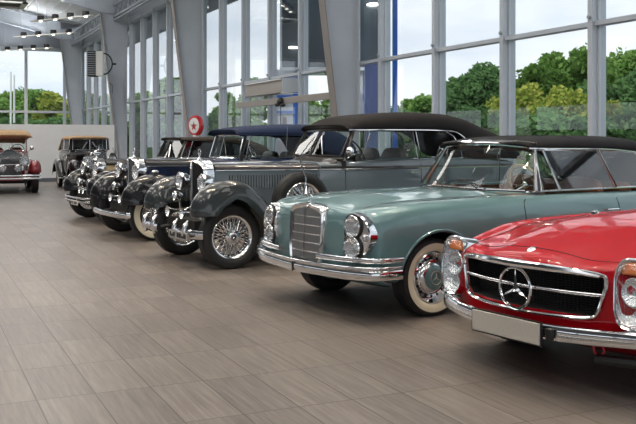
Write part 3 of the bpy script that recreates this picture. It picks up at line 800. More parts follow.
# ================================================================== PRE-WAR CARS
def vintage(P):
    car = thing(P['name'], P['label'], P['cat'], (*P['loc'], 0), P['rz'])
    zh = P['zh']; xc = P['xc']; hr, hc = P['hw']; xr = P.get('xr', .10); wb = P['wb']; R = P['R']; zt0 = P.get('hood_z0', .56)
    paint, side, topm = P['paint'], P['side'], P['hoodmat']
    zm = P.get('zm', zh-.16)            # moulding height: hood top above, hood side below
    wf = F([(xc, hc), (xr, hr)])
    rise = P.get('rise', 0)
    zf = lambda x: zh+rise*(xr-x)/(xr-xc)
    # upper hood (two halves hinged at the centre)
    rows = []
    for x in lin(xr-.02, xc, 16):
        w = wf(x); z = zf(x)
        sec = chaikin([(w, zm), (w, zm+(z-zm)*.35), (w*.97, z-.035), (w*.78, z-.012), (w*.4, z-.003), (0, z+.004)], 2)
        rows.append([(x, y, zz) for y, zz in sec]+[(x, -y, zz) for y, zz in reversed(sec[:-1])])
    g = G().grid(rows); hood = g.out('hood', topm, car)
    h_ = G().tube([(xr-.02, 0, zf(xr)+.006), (xc, 0, zf(xc)+.006)], .004, 6)
    for s_ in (1, -1):
        pts = [(x, s_*(wf(x)+.003), zm) for x in lin(xr-.02, xc, 12)]
        h_.tube(pts, P.get('mould', .006), 6)
    h_.out('hood_moulding', P.get('mouldmat', chrome), hood)
    # hood sides with louvres
    for s_ in (1, -1):
        rows = [[(x, s_*(wf(x)-.004), z) for z in lin(zt0, zm, 4)] for x in lin(xr-.02, xc, 16)]
        hs = G().grid(rows).out('hood_side', side, car)
        lv = G(); n = P.get('louvres', 34)
        a0, a1 = P.get('louv', (xr-.32, xc+.10))
        for i in range(n):
            x = a0+(a1-a0)*i/(n-1); y = s_*(wf(x)-.002); z0, z1 = P.get('louvz', (zm-.19, zm-.04)); dx = (a0-a1)/n
            lv.add([(x, y, z0), (x, y, z1), (x-dx*.62, y+s_*.010, z1-.008), (x-dx*.62, y+s_*.010, z0+.008), (x-dx*.64, y-s_*.002, z1-.006), (x-dx*.64, y-s_*.002, z0+.006)],
                   [(0, 1, 2, 3), (2, 4, 5, 3), (1, 4, 2), (0, 3, 5)])
        lv.out('louvre', side, hs)
        lg = G()
        for i in range(n):
            x = a0+(a1-a0)*i/(n-1); dx = (a0-a1)/n; lg.bx(x-dx*.62, x-dx*1.12, s_*(wf(x)-.003), s_*(wf(x)+.004), z0+.008, z1-.008)
        lg.out('louvre_shade', dark, hs, None)  # flat dark strips painting the shade beside each louvre
        for k in (0, 1):
            x = a0+(a1-a0)*(.2+.6*k); G().box((x, s_*(wf(x)+.012), zm-.22), (.05, .015, .02)).out('hood_catch', chrome, hs, bev=.004)
    # firewall closing
    # body tub
    belt = F(P['belt']); bw = F(P['bw']); xt = P['xt']
    def half(x):
        w = bw(x); t = belt(x); b = .42
        return chaikin([(0, b), (w-.10, b), (w-.03, b+.02), (w, b+.12), (w+.004, (b+t)/2), (w-.004, t-.10), (w-.02, t-.02), (w-.06, t+.004), (w-.2, t+.008), (0, t+.012)], 2)
    body = ring_loft(lin(xt, xc+.02, 40), half, (.10, .015)).out('body', side, car)
    ci = P['cockpit']
    boolean(body, [(G().bx(ci[0], ci[1], -ci[2], ci[2], .6, 1.6), P.get('inner', leather_dk))])
    T = bvh(body)
    if P.get('tone', True):   # darker band above the waist moulding
        for s_ in (1, -1):
            rows = []
            for z in lin(zm, zf(xc)-.045, 4):
                rows.append([p+Vector((0, s_*.004, 0)) for p in project(T, [(x, 0, z) for x in lin(xc+.0, xt+.2, 30)], (0, -s_, 0))])
            n = min(len(r) for r in rows); rows = [r[:n] for r in rows]
            if n > 2: G().grid(rows).out('waist_band', topm, car)
            m = project(T, [(x, 0, zm) for x in lin(xc, xt+.2, 30)], (0, -s_, 0), off=.004)
            if len(m) > 2: G().tube(m, .008, 6).out('waist_moulding', P.get('mouldmat', chrome), car)
    jj = G()
    for s_ in (1, -1):
        for xd in P['doors']:
            q = project(T, [(xd, 0, z) for z in lin(.5, belt(xd)-.05, 12)], (0, -s_, 0), off=.0)
            if len(q) > 2: jj.tube(q, .004, 5)
    if jj.v: jj.out('door_joint', dark, car)
    for s_ in (1, -1):
        xd = P['doors'][-1]+.12
        h = project(T, [(xd, 0, zm-.05)], (0, -s_, 0))
        if h: G().tube([h[0]+Vector((-.05, 0, 0)), h[0]+Vector((-.05, s_*.035, 0)), h[0]+Vector((.07, s_*.04, 0))], .009, 6).out('door_handle', chrome, car)
    # radiator
    rz0, rz1, rw = P['rad']
    xv = P.get('vee', .05)
    fr = xr+.10
    rx = P.get('rtop', .06)
    out = [(-rw*.80, rz0), (-rw*.98, rz0+.12), (-rw, (rz0+rz1)/2), (-rw*.99, rz1-.12), (-rw*.88, rz1-rx), (-rw*.45, rz1-rx*.15), (0, rz1+P.get('peak', .01)), (rw*.45, rz1-rx*.15), (rw*.88, rz1-rx), (rw*.99, rz1-.12), (rw, (rz0+rz1)/2), (rw*.98, rz0+.12), (rw*.80, rz0)]
    O = spline([(fr, y, z) for y, z in out], 72, True)
    V = lambda y: xv*(1-abs(y)/rw)
    zc_ = (rz0+rz1)/2
    fb = P.get('shellw', .12)
    def sc(f, dx): return [Vector((p.x+dx+V(p.y*f), p.y*f, zc_+(p.z-zc_)*(1-(1-f)*.55))) for p in O]
    bk = [Vector((xr-.03, p.y*1.03, p.z)) for p in O]
    gr = G().grid([bk, [Vector((p.x-.03, p.y*1.02, p.z)) for p in O], sc(1, -.005), sc(1-fb*.5, .012), sc(1-fb, .0), sc(1-fb, -.03)], True).out('radiator_shell', P.get('shell', chrome), car)
    inn = sc(1-fb, -.02)
    G().ngon(inn).out('radiator_core', P.get('core', grey_rad), gr)
    sl = G(); iw = rw*(1-fb); n = P.get('slats', 26)
    for i in range(1, n):
        y = -iw+2*iw*i/n
        ztop = rz1-.04-.05*(abs(y)/iw)**3*1.2; sl.tube([(fr+V(y)-.004, y, rz0+.05+.05*(abs(y)/iw)**3), (fr+V(y)-.004, y, ztop)], .0035, 5)
    sl.out('radiator_slat', P.get('slatmat', chrome_dull), gr)
    if xv > .02: G().tube([(fr+xv+.004, 0, rz0), (fr+xv+.006, 0, rz1)], .008, 8).out('radiator_bar', chrome, gr)
    orn = G().lathe([(.032, 0), (.034, .015), (.02, .03), (.008, .04), (.006, .07), (0, .07)], MX((fr-.02, 0, rz1+.005), (0, 0, 1)), 20)
    if P.get('star', True): star_geo(orn, MX((fr-.02, 0, rz1+.105), (1, 0, 0), (0, 1, 0)), .04)
    else: orn.ell((fr-.03, 0, rz1+.10), (.07, .012, .03), 10, 8)
    orn.out('hood_ornament', chrome, gr)
    # fenders
    fpath = P['fpath']
    y0, y1 = P['fy']
    def fender(path, ya, yb, name, s_, lip=.20, inner=None, drop=.02):
        pp = spline([(x, 0, z) for x, z in path], 56)
        rows = []
        for i, p in enumerate(pp):
            t = pp[min(i+1, len(pp)-1)]-pp[max(i-1, 0)]; t.normalize(); nrm = Vector((t.z, 0, -t.x))
            yi = ya if inner is None else inner(p.x)
            c = (ya+yb)/2; hw_ = (yb-ya)/2
            sec = [(yi-.02, .30), (yi-.01, .20), (yi+.02, .11), (ya+hw_*.35, .045), (ya+hw_*.65, .012), (c, 0), (c+hw_*.35, .008), (c+hw_*.70, .04), (yb-.03, .09), (yb-.005, .14), (yb, lip)]
            kk = min(1, .40+.6*i/16); sec = [(y, d*kk) for y, d in sec]
            sec = chaikin(sec, 2)
            fw = max(0, min(1, (p.x+.1)/.5))
            rows.append([(p.x-nrm.x*d-.17*fw*(max(0, (y-c)/hw_)**2+.35*max(0, (c-y)/hw_)**2), s_*y, p.z-nrm.z*d) for y, d in sec])
        o = G().grid(rows).out(name, paint, car, solid=.012, off=0)
        edge = [Vector(r[-1]) for r in rows]
        if P.get('bead', True): G().tube(edge, .007, 6).out('fender_bead', P.get('beadmat', paint), o)
        return o
    for s_ in (1, -1):
        fender(fpath, y0, y1, 'front_fender', s_, P.get('lip', .20), P.get('inner_f'))
        rp = P['rpath']
        fender(rp, y0+.03, y1, 'rear_fender', s_)
        xa, xb = fpath[-1][0]+.05, rp[0][0]-.05
        G().bx(xb, xa, s_*(y0-.05), s_*(y1), .33, .365).out('running_board', dark if False else black_plastic, car, bev=.01)
        G().tube([(xa, s_*(y1+.004), .35), (xb, s_*(y1+.004), .35)], .012, 6).out('running_board_trim', chrome, car)
        G().grid([[(x, s_*y0*.98, z) for z in (.36, .5)] for x in (xa, xb)]).out('sill', paint, car, solid=.01)
    G().bx(-wb-.5, .30, -.42, .42, .30, .52).out('chassis', dark, car)
    G().cyl((0, -.7, R), (0, .7, R), .03).out('front_axle', dark_metal, car)
    G().cyl((-wb, -.7, R), (-wb, .7, R), .04).out('rear_axle', dark_metal, car)
    # wheels
    w = make_wheel(car, R, P['tw'], P['rim'], P['style'], P.get('wheelmat', paint), P.get('ww'))
    place_wheels(car, w, [0, -wb], P['track'], R)
    if P.get('spare'):
        sx, sy, sz = P['spare']
        for s_ in (1, -1):
            sp = dup(w, car); sp.name = 'spare_wheel'; sp.location = (sx, s_*sy, sz); sp.rotation_euler = (0, rad(33), 0 if s_ > 0 else PI)
            st = G().tube([(sx, s_*(sy-.02), sz+R+.17), (sx, s_*(sy+.04), sz+R+.02), (sx, s_*(sy+.115), sz+R-.06), (sx, s_*(sy+.12), sz+R-.16)], .010, 6)
            st.out('spare_clamp', chrome, car)
    # lamps
    for s_ in (1, -1):
        for (x, y, z, r, nm) in P['lamps']:
            round_lamp(car, (x, s_*y, z), r, (1, s_*.03, 0), r*1.5, P.get('lampshell', chrome), nm)
            G().cyl((x-.05, s_*y, z-r*.7), (x-.10, s_*(y+P.get('lampout', .05)), z-r-.14), .015, None, 8).out('lamp_bracket', chrome, car)
    if P.get('lampbar'): G().tube([(xr+.13, y, P['lampbar']+.02*cos(y*4)) for y in lin(-.55, .55, 12)], .014, 8).out('lamp_bar', chrome, car)
    for s_ in (1, -1):
        if P.get('horn'):
            x, y, z = P['horn']; G().lathe([(.065, 0), (.062, -.006), (.035, -.05), (.018, -.12), (.014, -.22), (.03, -.24), (.03, -.30), (0, -.30)], MX((x, s_*y, z), (1, 0, 0)), 24).out('horn', chrome, car)
        if P.get('parklamp'):
            x, y, z = P['parklamp']; g = G(); g.ell((x, s_*y, z), (.055, .030, .030), 14, 10); g.out('fender_lamp', chrome, car)
    # bumper
    bt, bx, bz, bh, bwid = P['bumper']
    if bt == 'blade':
        b = strip_bar(G(), spline([(bx-.16, -bwid, bz), (bx-.05, -bwid+.06, bz), (bx, -bwid*.6, bz), (bx+.02, 0, bz), (bx, bwid*.6, bz), (bx-.05, bwid-.06, bz), (bx-.16, bwid, bz)], 48), bh, .035).out('bumper', chrome, car)
    elif bt == 'double':
        g = G()
        for dz in (-.5, .5): strip_bar(g, spline([(bx-.10, -bwid, bz+dz*bh), (bx-.02, -bwid*.8, bz+dz*bh), (bx, 0, bz+dz*bh), (bx-.02, bwid*.8, bz+dz*bh), (bx-.10, bwid, bz+dz*bh)], 40), bh*.62, .03)
        for y in (-.32, .32): g.box((bx+.01, y, bz), (.03, .05, bh*1.9))
        g.out('bumper', chrome, car)
    elif bt == 'split':
        for s_ in (1, -1):
            g = strip_bar(G(), spline([(bx-.12, s_*bwid, bz), (bx-.02, s_*bwid*.85, bz), (bx, s_*bwid*.6, bz), (bx+.01, s_*bwid*.30, bz)], 20), bh, .05)
            b = g.out('bumper', chrome, car)
            for yy in (.42, .80):
                G().tube([(bx+.02, s_*bwid*yy, bz-.07), (bx+.04, s_*bwid*yy, bz), (bx+.03, s_*bwid*yy, bz+.10), (bx+.0, s_*bwid*yy, bz+.15)], [.025, .036, .034, .015], 10).out('bumper_guard', chrome, b)
    for y in (-.32, .32): G().cyl((bx-.02, y, bz), (.1, y, bz+.03), .02, None, 8).out('bumper_iron', dark_metal, car)
    if P.get('plate'):
        x, y, z, pw, ph, pm = P['plate']
        pl = G().box((x, y, z), (.012, pw, ph)).out('license_plate', pm, car, bev=.003)
        g = G(); rnd = random.Random(P['rz']*7+3)
        n = 9; cwid = pw*.86/n
        for i in range(n):
            if i == 3: continue
            yy = y-pw*.43+cwid*(i+.5); hh = ph*.56
            k = rnd.randint(0, 3)
            g.box((x+.0075, yy-cwid*.26, z), (.002, cwid*.2, hh))
            if k != 0: g.box((x+.0075, yy+cwid*.20, z), (.002, cwid*.2, hh))
            if k != 1: g.box((x+.0075, yy, z+hh*.4), (.002, cwid*.6, hh*.18))
            if k > 1: g.box((x+.0075, yy, z-hh*.05), (.002, cwid*.6, hh*.18))
        g.out('plate_characters', ink, pl)
    # front apron between the frame horns
    G().grid([[(fr+.02-.0*k, y, rz0+.06-.05*k), ] + [] for y in (0,)] and [[(fr-.02+.22*k/3, y, rz0+.05-.16*(k/3)**1.5) for y in lin(-.30, .30, 6)] for k in range(4)]).out('apron', paint, car, solid=.01)
    # windscreen
    (wx, wz, wy), (tx, tz, ty) = P['ws']
    bot = lambda v: (wx-P.get('wv', .10)*abs(v), wy*v, wz)
    top = lambda v: (tx-P.get('wv', .10)*abs(v), ty*v, tz-.012*abs(v)**3)
    windshield(car, bot, top, P.get('glass', car_glass), P.get('wsframe', chrome), .013, split=P.get('split', True), n=12)
    for s_ in (1, -1):
        if P.get('pillar', True): G().cyl(Vector(bot(s_))+Vector((-.03, s_*.02, -.06)), Vector(top(s_))+Vector((-.03, s_*.01, 0)), .022, .02, 8).out('pillar', P.get('pillarmat', topm), car)
    # cowl closing the hood to the windscreen base
    rows = []
    for k in range(6):
        x = xc+.02+(wx-.04-xc)*k/5
        w = bw(x)-.01; z = zf(xc)+(wz-zf(xc))*(k/5)**1.2
        sec = chaikin([(w, zm), (w, zm+(z-zm)*.3), (w*.97, z-.04), (w*.8, z-.012), (w*.4, z), (0, z+.004)], 2)
        rows.append([(x-P.get('wv', .1)*abs(y)*(k/5), y, zz) for y, zz in sec]+[(x-P.get('wv', .1)*abs(y)*(k/5), -y, zz) for y, zz in reversed(sec[:-1])])
    G().grid(rows).out('cowl', topm, car)
    for s_ in (1, -1): G().cyl(Vector(bot(s_*.45)).lerp(Vector(top(s_*.45)), .05)+Vector((.03, 0, 0)), Vector(bot(s_*.15)).lerp(Vector(top(s_*.15)), .75)+Vector((.025, 0, 0)), .006, None, 6).out('wiper', chrome, car)
    # interior
    G().box((wx-.14, 0, wz-.10), (.06, 2*wy, .16)).out('dashboard', P.get('inner', leather_dk), car, bev=.02)
    steering_wheel(car, (wx-.45, .33, wz+.02), .20, (-1, 0, .5), black_plastic)
    for y in (.30, -.30): seat(car, wx-.75, y, .5, P.get('inner', leather_dk), .72, wz+.10)
    # soft top
    ks = P['canopy']
    st = stations(ks, 44)
    top_ = canopy(st, P.get('cp', .42)).out('soft_top', P['topmat'], car, solid=.02)
    xs = ks[-2][0]
    R0 = [Vector((st[0][0]+.012, st[0][1]*v, 0)) for v in lin(-1, 1, 28)]
    def czz(v):
        c_ = min(1, abs(v))**(1/P.get('cp', .42)); return st[0][2]+(st[0][3]-st[0][2])*max(0, 1-c_*c_)**.4
    hd = [[Vector(top(v))+Vector((-.012, 0, -.004)) for v in lin(-1, 1, 28)], [Vector((p.x, p.y, czz(v))) for p, v in zip(R0, lin(-1, 1, 28))]]
    G().grid(hd).out('header', P.get('headermat', P['topmat']), top_, solid=.01)
    G().tube([(ks[0][0]+.01, ks[0][1]*v, czz(v)) for v in lin(-1, 1, 28)], .016, 6).out('front_bow', P['topmat'], top_)
    for s_ in (1, -1):
        G().tube([(x, s_*(yl+.004), zl-.006) for x, yl, zl, zt in st if x > P['winend']-.02], .010, 6).out('drip_rail', P.get('dripmat', P['topmat']), top_)
    # side windows
    for s_ in (1, -1):
        zb_ = P['beltz']; yb = P['wy0']; zt_ = ks[1][2]-.005; yt = ks[1][1]-.01
        Y = lambda z: s_*(yb+(yt-yb)*(z-zb_)/(zt_-zb_))
        for nm, pts in P['windows']:
            Q = [Vector((x, Y(zb_+f*(zt_-zb_)), zb_+f*(zt_-zb_))) for x, f in pts]
            o = G().ngon(Q).out(nm, P.get('sideglass', car_glass), car)
            G().tube(Q, .010, 6, True).out('window_frame', P.get('framemat', chrome), o)
    if P.get('mirror'):
        x, y, z = P['mirror']
        g = G().cyl((x, y-.12, z-.12), (x, y, z), .010, None, 8); g.ell((x, y, z), (.045, .065, .065), 16, 10); g.out('side_mirror', chrome, car)
    if P.get('antenna'):
        x, y, z, h = P['antenna']; G().cyl((x, y, z), (x-.03, y, z+h), .006, .003, 6).out('antenna', chrome_dull, car)
    if P.get('scale'): car.scale = (P['scale'],)*3
    return car

vintage(dict(name='convertible_sedan', cat='car', label='dark grey prewar convertible, charcoal soft top, wire wheels, spare wheel in its side',
    loc=(3.19, 10.2), rz=186, zh=1.165, xc=-1.32, hw=(.235, .50), wb=3.3, R=.362, tw=.17, rim=.235, style='wire', track=.72,
    paint=grey_paint, side=grey_side, hoodmat=brown_paint, zm=1.085, louvres=34, core=dark_metal, slatmat=dark_metal, louv=(-.18, -1.24), louvz=(.87, 1.035), hood_z0=.60,
    belt=[(-5.1, .80), (-4.7, 1.05), (-4.2, 1.17), (-3, 1.20), (-1.3, 1.17)], bw=[(-5.1, .45), (-4.6, .58), (-4.0, .66), (-3, .71), (-2, .68), (-1.3, .51)], xt=-5.1,
    cockpit=(-3.9, -1.75, .58), doors=[-1.62, -2.70], rad=(.52, 1.19, .215), vee=.07, peak=.02,
    xr=-.02, fpath=[(.47, .60), (.475, .69), (.42, .82), (.29, .93), (.08, .99), (-.16, .955), (-.34, .83), (-.50, .66), (-.75, .50), (-1.05, .40), (-1.35, .365)], fy=(.58, .90),
    rpath=[(-2.25, .365), (-2.65, .55), (-2.95, .80), (-3.3, .93), (-3.7, .86), (-4.0, .62), (-4.2, .45)],
    spare=(-.93, .70, .70), lamps=[(.16, .34, .945, .105, 'headlamp'), (.20, .40, .76, .062, 'fog_lamp')], lampout=.08,
    horn=(.38, .22, .60), bumper=('split', .47, .40, .10, .80), plate=(.53, .50, .385, .56, .09, chrome_dull),
    ws=((-1.47, 1.245, .60), (-1.64, 1.565, .565)), wv=.08, wsframe=brown_paint, pillarmat=brown_paint,
    canopy=[(-1.68, .575, 1.575, 1.63), (-1.76, .58, 1.575, 1.67), (-1.85, .585, 1.575, 1.725), (-2.2, .595, 1.58, 1.78), (-2.8, .60, 1.58, 1.815), (-3.3, .60, 1.565, 1.80), (-3.55, .61, 1.44, 1.765), (-3.72, .625, 1.26, 1.725), (-3.9, .64, 1.20, 1.66), (-4.3, .62, 1.19, 1.50), (-4.55, .58, 1.18, 1.30), (-4.65, .54, 1.17, 1.19)],
    topmat=grey_cloth, winend=-3.5, dripmat=chrome, beltz=1.205, wy0=.66, mirror=(-1.62, .70, 1.30),
    windows=[('door_window', [(-1.80, 0), (-2.68, 0), (-2.66, 1), (-2.02, 1)]), ('quarter_window', [(-2.73, 0), (-3.42, 0), (-3.40, .45), (-3.32, .8), (-3.18, 1), (-2.71, 1)])],
    beadmat=grey_paint))

vintage(dict(name='cabriolet', cat='car', label='navy blue prewar cabriolet with blue soft top and broad whitewall front tires',
    loc=(3.13, 13.34), rz=186, zh=1.15, xc=-1.05, hw=(.25, .50), wb=3.1, R=.375, tw=.17, rim=.225, style='wirebody', track=.72, ww=(.245, .335), wheelmat=black_paint,
    paint=black_paint, side=navy_paint, hoodmat=black_paint, zm=1.05, louvres=30, hood_z0=.60, mouldmat=chrome,
    belt=[(-4.6, .8), (-4.1, 1.08), (-3, 1.15), (-1.05, 1.15)], bw=[(-4.6, .42), (-4, .6), (-3, .69), (-2, .68), (-1.05, .51)], xt=-4.6,
    cockpit=(-2.9, -1.55, .58), doors=[-1.45, -2.5], rad=(.50, 1.17, .23), vee=.06,
    xr=-.02, fpath=[(.50, .52), (.50, .62), (.44, .76), (.30, .88), (.08, .95), (-.16, .92), (-.36, .79), (-.55, .62), (-.8, .47), (-1.2, .37)], fy=(.58, .92),
    rpath=[(-2.1, .365), (-2.5, .55), (-2.8, .80), (-3.1, .90), (-3.5, .83), (-3.8, .6), (-3.95, .45)],
    lamps=[(.16, .40, .98, .12, 'headlamp'), (.24, .36, .74, .06, 'fog_lamp')], lampout=.06, parklamp=(.02, .80, .985),
    horn=(.36, .22, .58), bumper=('blade', .50, .37, .085, .76), beadmat=chrome,
    ws=((-1.34, 1.16, .56), (-1.44, 1.52, .53)), wv=.08,
    canopy=[(-1.41, .54, 1.53, 1.60), (-1.6, .57, 1.53, 1.645), (-2.0, .59, 1.525, 1.68), (-2.5, .60, 1.52, 1.70), (-2.75, .60, 1.47, 1.70), (-2.95, .61, 1.22, 1.69), (-3.15, .62, 1.16, 1.65), (-3.5, .60, 1.15, 1.50), (-3.7, .55, 1.15, 1.2)],
    topmat=blue_cloth, winend=-2.7, beltz=1.17, wy0=.64,
    windows=[('door_window', [(-1.50, 0), (-2.66, 0), (-2.66, 1), (-1.62, 1)])], antenna=(-2.2, .64, 1.17, .48)))

vintage(dict(name='roadster', cat='car', label='black prewar roadster with beige hood sides and dark brown top, behind the navy car',
    loc=(3.12, 16.15), rz=186, zh=1.09, xc=-1.05, hw=(.27, .48), wb=3.0, R=.37, tw=.16, rim=.24, style='wirebody', track=.72, wheelmat=black_paint,
    paint=black_paint, side=beige_paint, hoodmat=brown_paint, zm=1.0, louvres=26, hood_z0=.60, mouldmat=black_paint,
    belt=[(-4.4, .8), (-3.9, 1.05), (-3, 1.10), (-1.05, 1.09)], bw=[(-4.4, .42), (-3.9, .58), (-3, .67), (-2, .66), (-1.05, .49)], xt=-4.4,
    cockpit=(-2.7, -1.5, .56), doors=[-1.45, -2.4], rad=(.50, 1.10, .25), vee=.04, star=False, shell=chrome,
    xr=0., fpath=[(.46, .50), (.47, .60), (.42, .74), (.28, .86), (.06, .915), (-.16, .88), (-.36, .75), (-.55, .60), (-.8, .46), (-1.2, .37)], fy=(.58, .92),
    rpath=[(-2.0, .365), (-2.4, .55), (-2.7, .78), (-3.0, .87), (-3.4, .80), (-3.7, .6), (-3.85, .45)],
    lamps=[(.20, .38, .93, .115, 'headlamp'), (.30, .30, .68, .07, 'fog_lamp')], lampout=.04,
    horn=(.36, .12, .56), bumper=('double', .50, .40, .06, .72), plate=(.58, .38, .36, .40, .08, plate_white), beadmat=chrome,
    ws=((-1.20, 1.11, .53), (-1.36, 1.435, .51)), wv=.05, wsframe=brown_paint, split=False,
    canopy=[(-1.36, .53, 1.445, 1.475), (-1.5, .56, 1.44, 1.49), (-1.9, .58, 1.42, 1.50), (-2.4, .58, 1.40, 1.50), (-2.6, .58, 1.30, 1.49), (-2.75, .59, 1.10, 1.46), (-3.1, .58, 1.08, 1.34), (-3.3, .55, 1.08, 1.1)],
    topmat=brown_cloth, winend=-2.5, beltz=1.11, wy0=.62,
    windows=[('door_window', [(-1.42, 0), (-2.5, 0), (-2.5, 1), (-1.55, 1)])], sideglass=glassmat('shade tinted side glass', (.10, .10, .11)), glass=glassmat('shade tinted windscreen', (.35, .33, .31), gain=.6)))  # dark glass tints stand in for the dim cabin behind

vintage(dict(name='touring_coupe', cat='car', label='black and cream prewar coupe with tan-edged top facing forward at the white partition',
    loc=(4.85, 25.6), rz=270, scale=.88, zh=1.28, xc=-1.1, hw=(.27, .50), wb=3.1, R=.42, tw=.15, rim=.30, style='wirebody', track=.72, wheelmat=beige_paint,
    paint=black_paint, side=black_paint, hoodmat=black_paint, zm=1.14, louvres=26, hood_z0=.66,
    belt=[(-4.2, .9), (-3.9, 1.2), (-3, 1.27), (-1.1, 1.28)], bw=[(-4.2, .5), (-3.9, .64), (-3, .69), (-2, .68), (-1.1, .51)], xt=-4.2,
    cockpit=(-3.4, -1.6, .58), doors=[-1.5, -2.5], rad=(.56, 1.29, .26), vee=.0, star=False,
    fpath=[(.46, .52), (.50, .64), (.46, .80), (.30, .94), (.05, 1.0), (-.18, .96), (-.40, .82), (-.7, .60), (-1.0, .45), (-1.3, .40)], fy=(.56, .90),
    rpath=[(-2.15, .40), (-2.45, .62), (-2.75, .90), (-3.1, 1.0), (-3.5, .92), (-3.75, .65), (-3.85, .5)], spare=(-.95, .70, .78),
    lamps=[(.36, .39, 1.0, .13, 'headlamp'), (.44, .34, .72, .07, 'fog_lamp')], lampbar=.90, lampout=.02,
    horn=(.46, .24, .62), bumper=('double', .72, .46, .07, .80), beadmat=beige_paint,
    ws=((-1.35, 1.30, .56), (-1.38, 1.66, .56)), wv=.0, split=True, sideglass=taupe_cloth, glass=car_glass_blue,
    canopy=[(-1.36, .62, 1.68, 1.71), (-1.5, .66, 1.67, 1.74), (-2.2, .68, 1.66, 1.78), (-3.0, .68, 1.62, 1.78), (-3.3, .68, 1.40, 1.77), (-3.5, .68, 1.28, 1.72), (-3.9, .66, 1.25, 1.5), (-3.98, .62, 1.25, 1.3)],
    topmat=tan_cloth, winend=-3.1, beltz=1.29, wy0=.67, inner=leather_dk,
    windows=[('door_window', [(-1.45, 0), (-2.5, 0), (-2.5, 1), (-1.45, 1)]), ('quarter_window', [(-2.56, 0), (-3.1, 0), (-3.1, 1), (-2.56, 1)])]))

vintage(dict(name='touring_car', cat='car', label='maroon prewar touring car with tan top and chrome double bumper, at the far left',
    loc=(2.44, 25.3), rz=267, scale=.90, zh=1.24, xc=-1.15, hw=(.32, .50), wb=3.2, R=.41, tw=.19, rim=.28, style='wirebody', track=.73, wheelmat=maroon_paint,
    paint=maroon_paint, side=maroon_paint, hoodmat=maroon_paint, zm=1.10, louvres=26, hood_z0=.66,
    belt=[(-4.3, .9), (-4.0, 1.2), (-3, 1.24), (-1.15, 1.24)], bw=[(-4.3, .5), (-4.0, .62), (-3, .69), (-2, .68), (-1.15, .51)], xt=-4.3,
    cockpit=(-3.6, -1.6, .58), doors=[-1.5, -2.5], rad=(.50, 1.29, .34), vee=.0, star=False, shellw=.05, core=grey_rad, peak=.06, rtop=.12,
    fpath=[(.44, .60), (.48, .70), (.42, .84), (.28, .95), (.04, .99), (-.18, .95), (-.40, .82), (-.7, .60), (-1.0, .45), (-1.3, .40)], fy=(.57, .90),
    rpath=[(-2.25, .40), (-2.6, .62), (-2.9, .88), (-3.2, .97), (-3.6, .90), (-3.85, .65), (-3.95, .5)],
    lamps=[(.44, .41, .98, .14, 'headlamp'), (.56, .21, .76, .095, 'driving_lamp')], lampbar=.84, lampout=.0,
    bumper=('double', .72, .50, .085, .86), beadmat=maroon_paint,
    ws=((-1.40, 1.26, .56), (-1.46, 1.66, .56)), wv=.0, split=False, inner=leather_red,
    canopy=[(-1.30, .74, 1.68, 1.75), (-1.5, .74, 1.68, 1.85), (-2.2, .74, 1.70, 1.93), (-3.2, .74, 1.68, 1.93), (-3.6, .72, 1.60, 1.86), (-3.8, .68, 1.5, 1.7), (-3.86, .64, 1.45, 1.5)],
    topmat=tan_cloth, winend=-3.7, beltz=1.25, wy0=.67, mirror=(-1.1, .72, 1.34), windows=[]))

# ================================================================== THE HALL
XW = 10.0; SP = 2.336; Y_END = 58.5
struct(G().bx(-14, XW+.1, -12, Y_END, -.2, 0).out('floor', floor_mat, None, None))
mull_y = [XW*(1.106+.23357*k)-.0 for k in range(-9, 21)]
mull_y = [y for y in mull_y if y < Y_END+.3]
# window wall: one structure per bay (frame with transoms) plus its panes
fr = G()
for y in mull_y: fr.bx(XW-.15, XW+.10, y-.05, y+.05, 0, 7.3).bx(XW-.04, XW+.11, y-.085, y+.085, 0, 7.3)
fr.out('trim_1', mull_mat, None); struct(bpy.data.objects['trim_1'])
tr = G()
for z, h in ((3.30, .038), (.06, .06), (7.27, .08)): tr.bx(XW-.10, XW+.09, mull_y[0], Y_END, z-h, z+h)
struct(tr.out('trim_2', mull_mat, None))
k = 1
for a, b in zip(mull_y[:-1], mull_y[1:]):
    w = G(); w.bx(XW, XW+.012, a+.08, b-.08, .1, 3.24); w.bx(XW, XW+.012, a+.08, b-.08, 3.36, 7.2)
    struct(w.out('window_%d' % k, pane_glass, None, None)); k += 1
# small point fixings on the transom
g = G()
for y in mull_y: g.cyl((XW-.15, y, 3.40), (XW-.19, y, 3.40), .03, .03, 10)
struct(g.out('trim_3', gal_mat, None))
# band above the glazing, eave truss inside, canopy outside
struct(G().bx(XW+.0, XW+.2, -12, Y_END, 7.34, 9.2).out('wall_right', steel_dark, None, None))
t = G()
for z, r in ((7.55, .06), (8.15, .06), (7.40, .045)): t.bx(XW-.75-r, XW-.75+r, -12, Y_END, z-r, z+r)
yy = -12
while yy < Y_END-1:
    t.cyl((XW-.75, yy, 7.55), (XW-.75, yy+.6, 8.15), .025, None, 6); t.cyl((XW-.75, yy+.6, 8.15), (XW-.75, yy+1.2, 7.55), .025, None, 6); yy += 1.2
struct(t.out('trim_4', steel_dark, None))
c = G().bx(XW+.2, XW+2.5, -12, Y_END+2, 7.30, 7.5)
yy = -12
while yy < Y_END: c.bx(XW+.2, XW+2.5, yy, yy+.07, 7.26, 7.30); yy += .35
struct(c.out('trim_5', steel_paint, None, None))
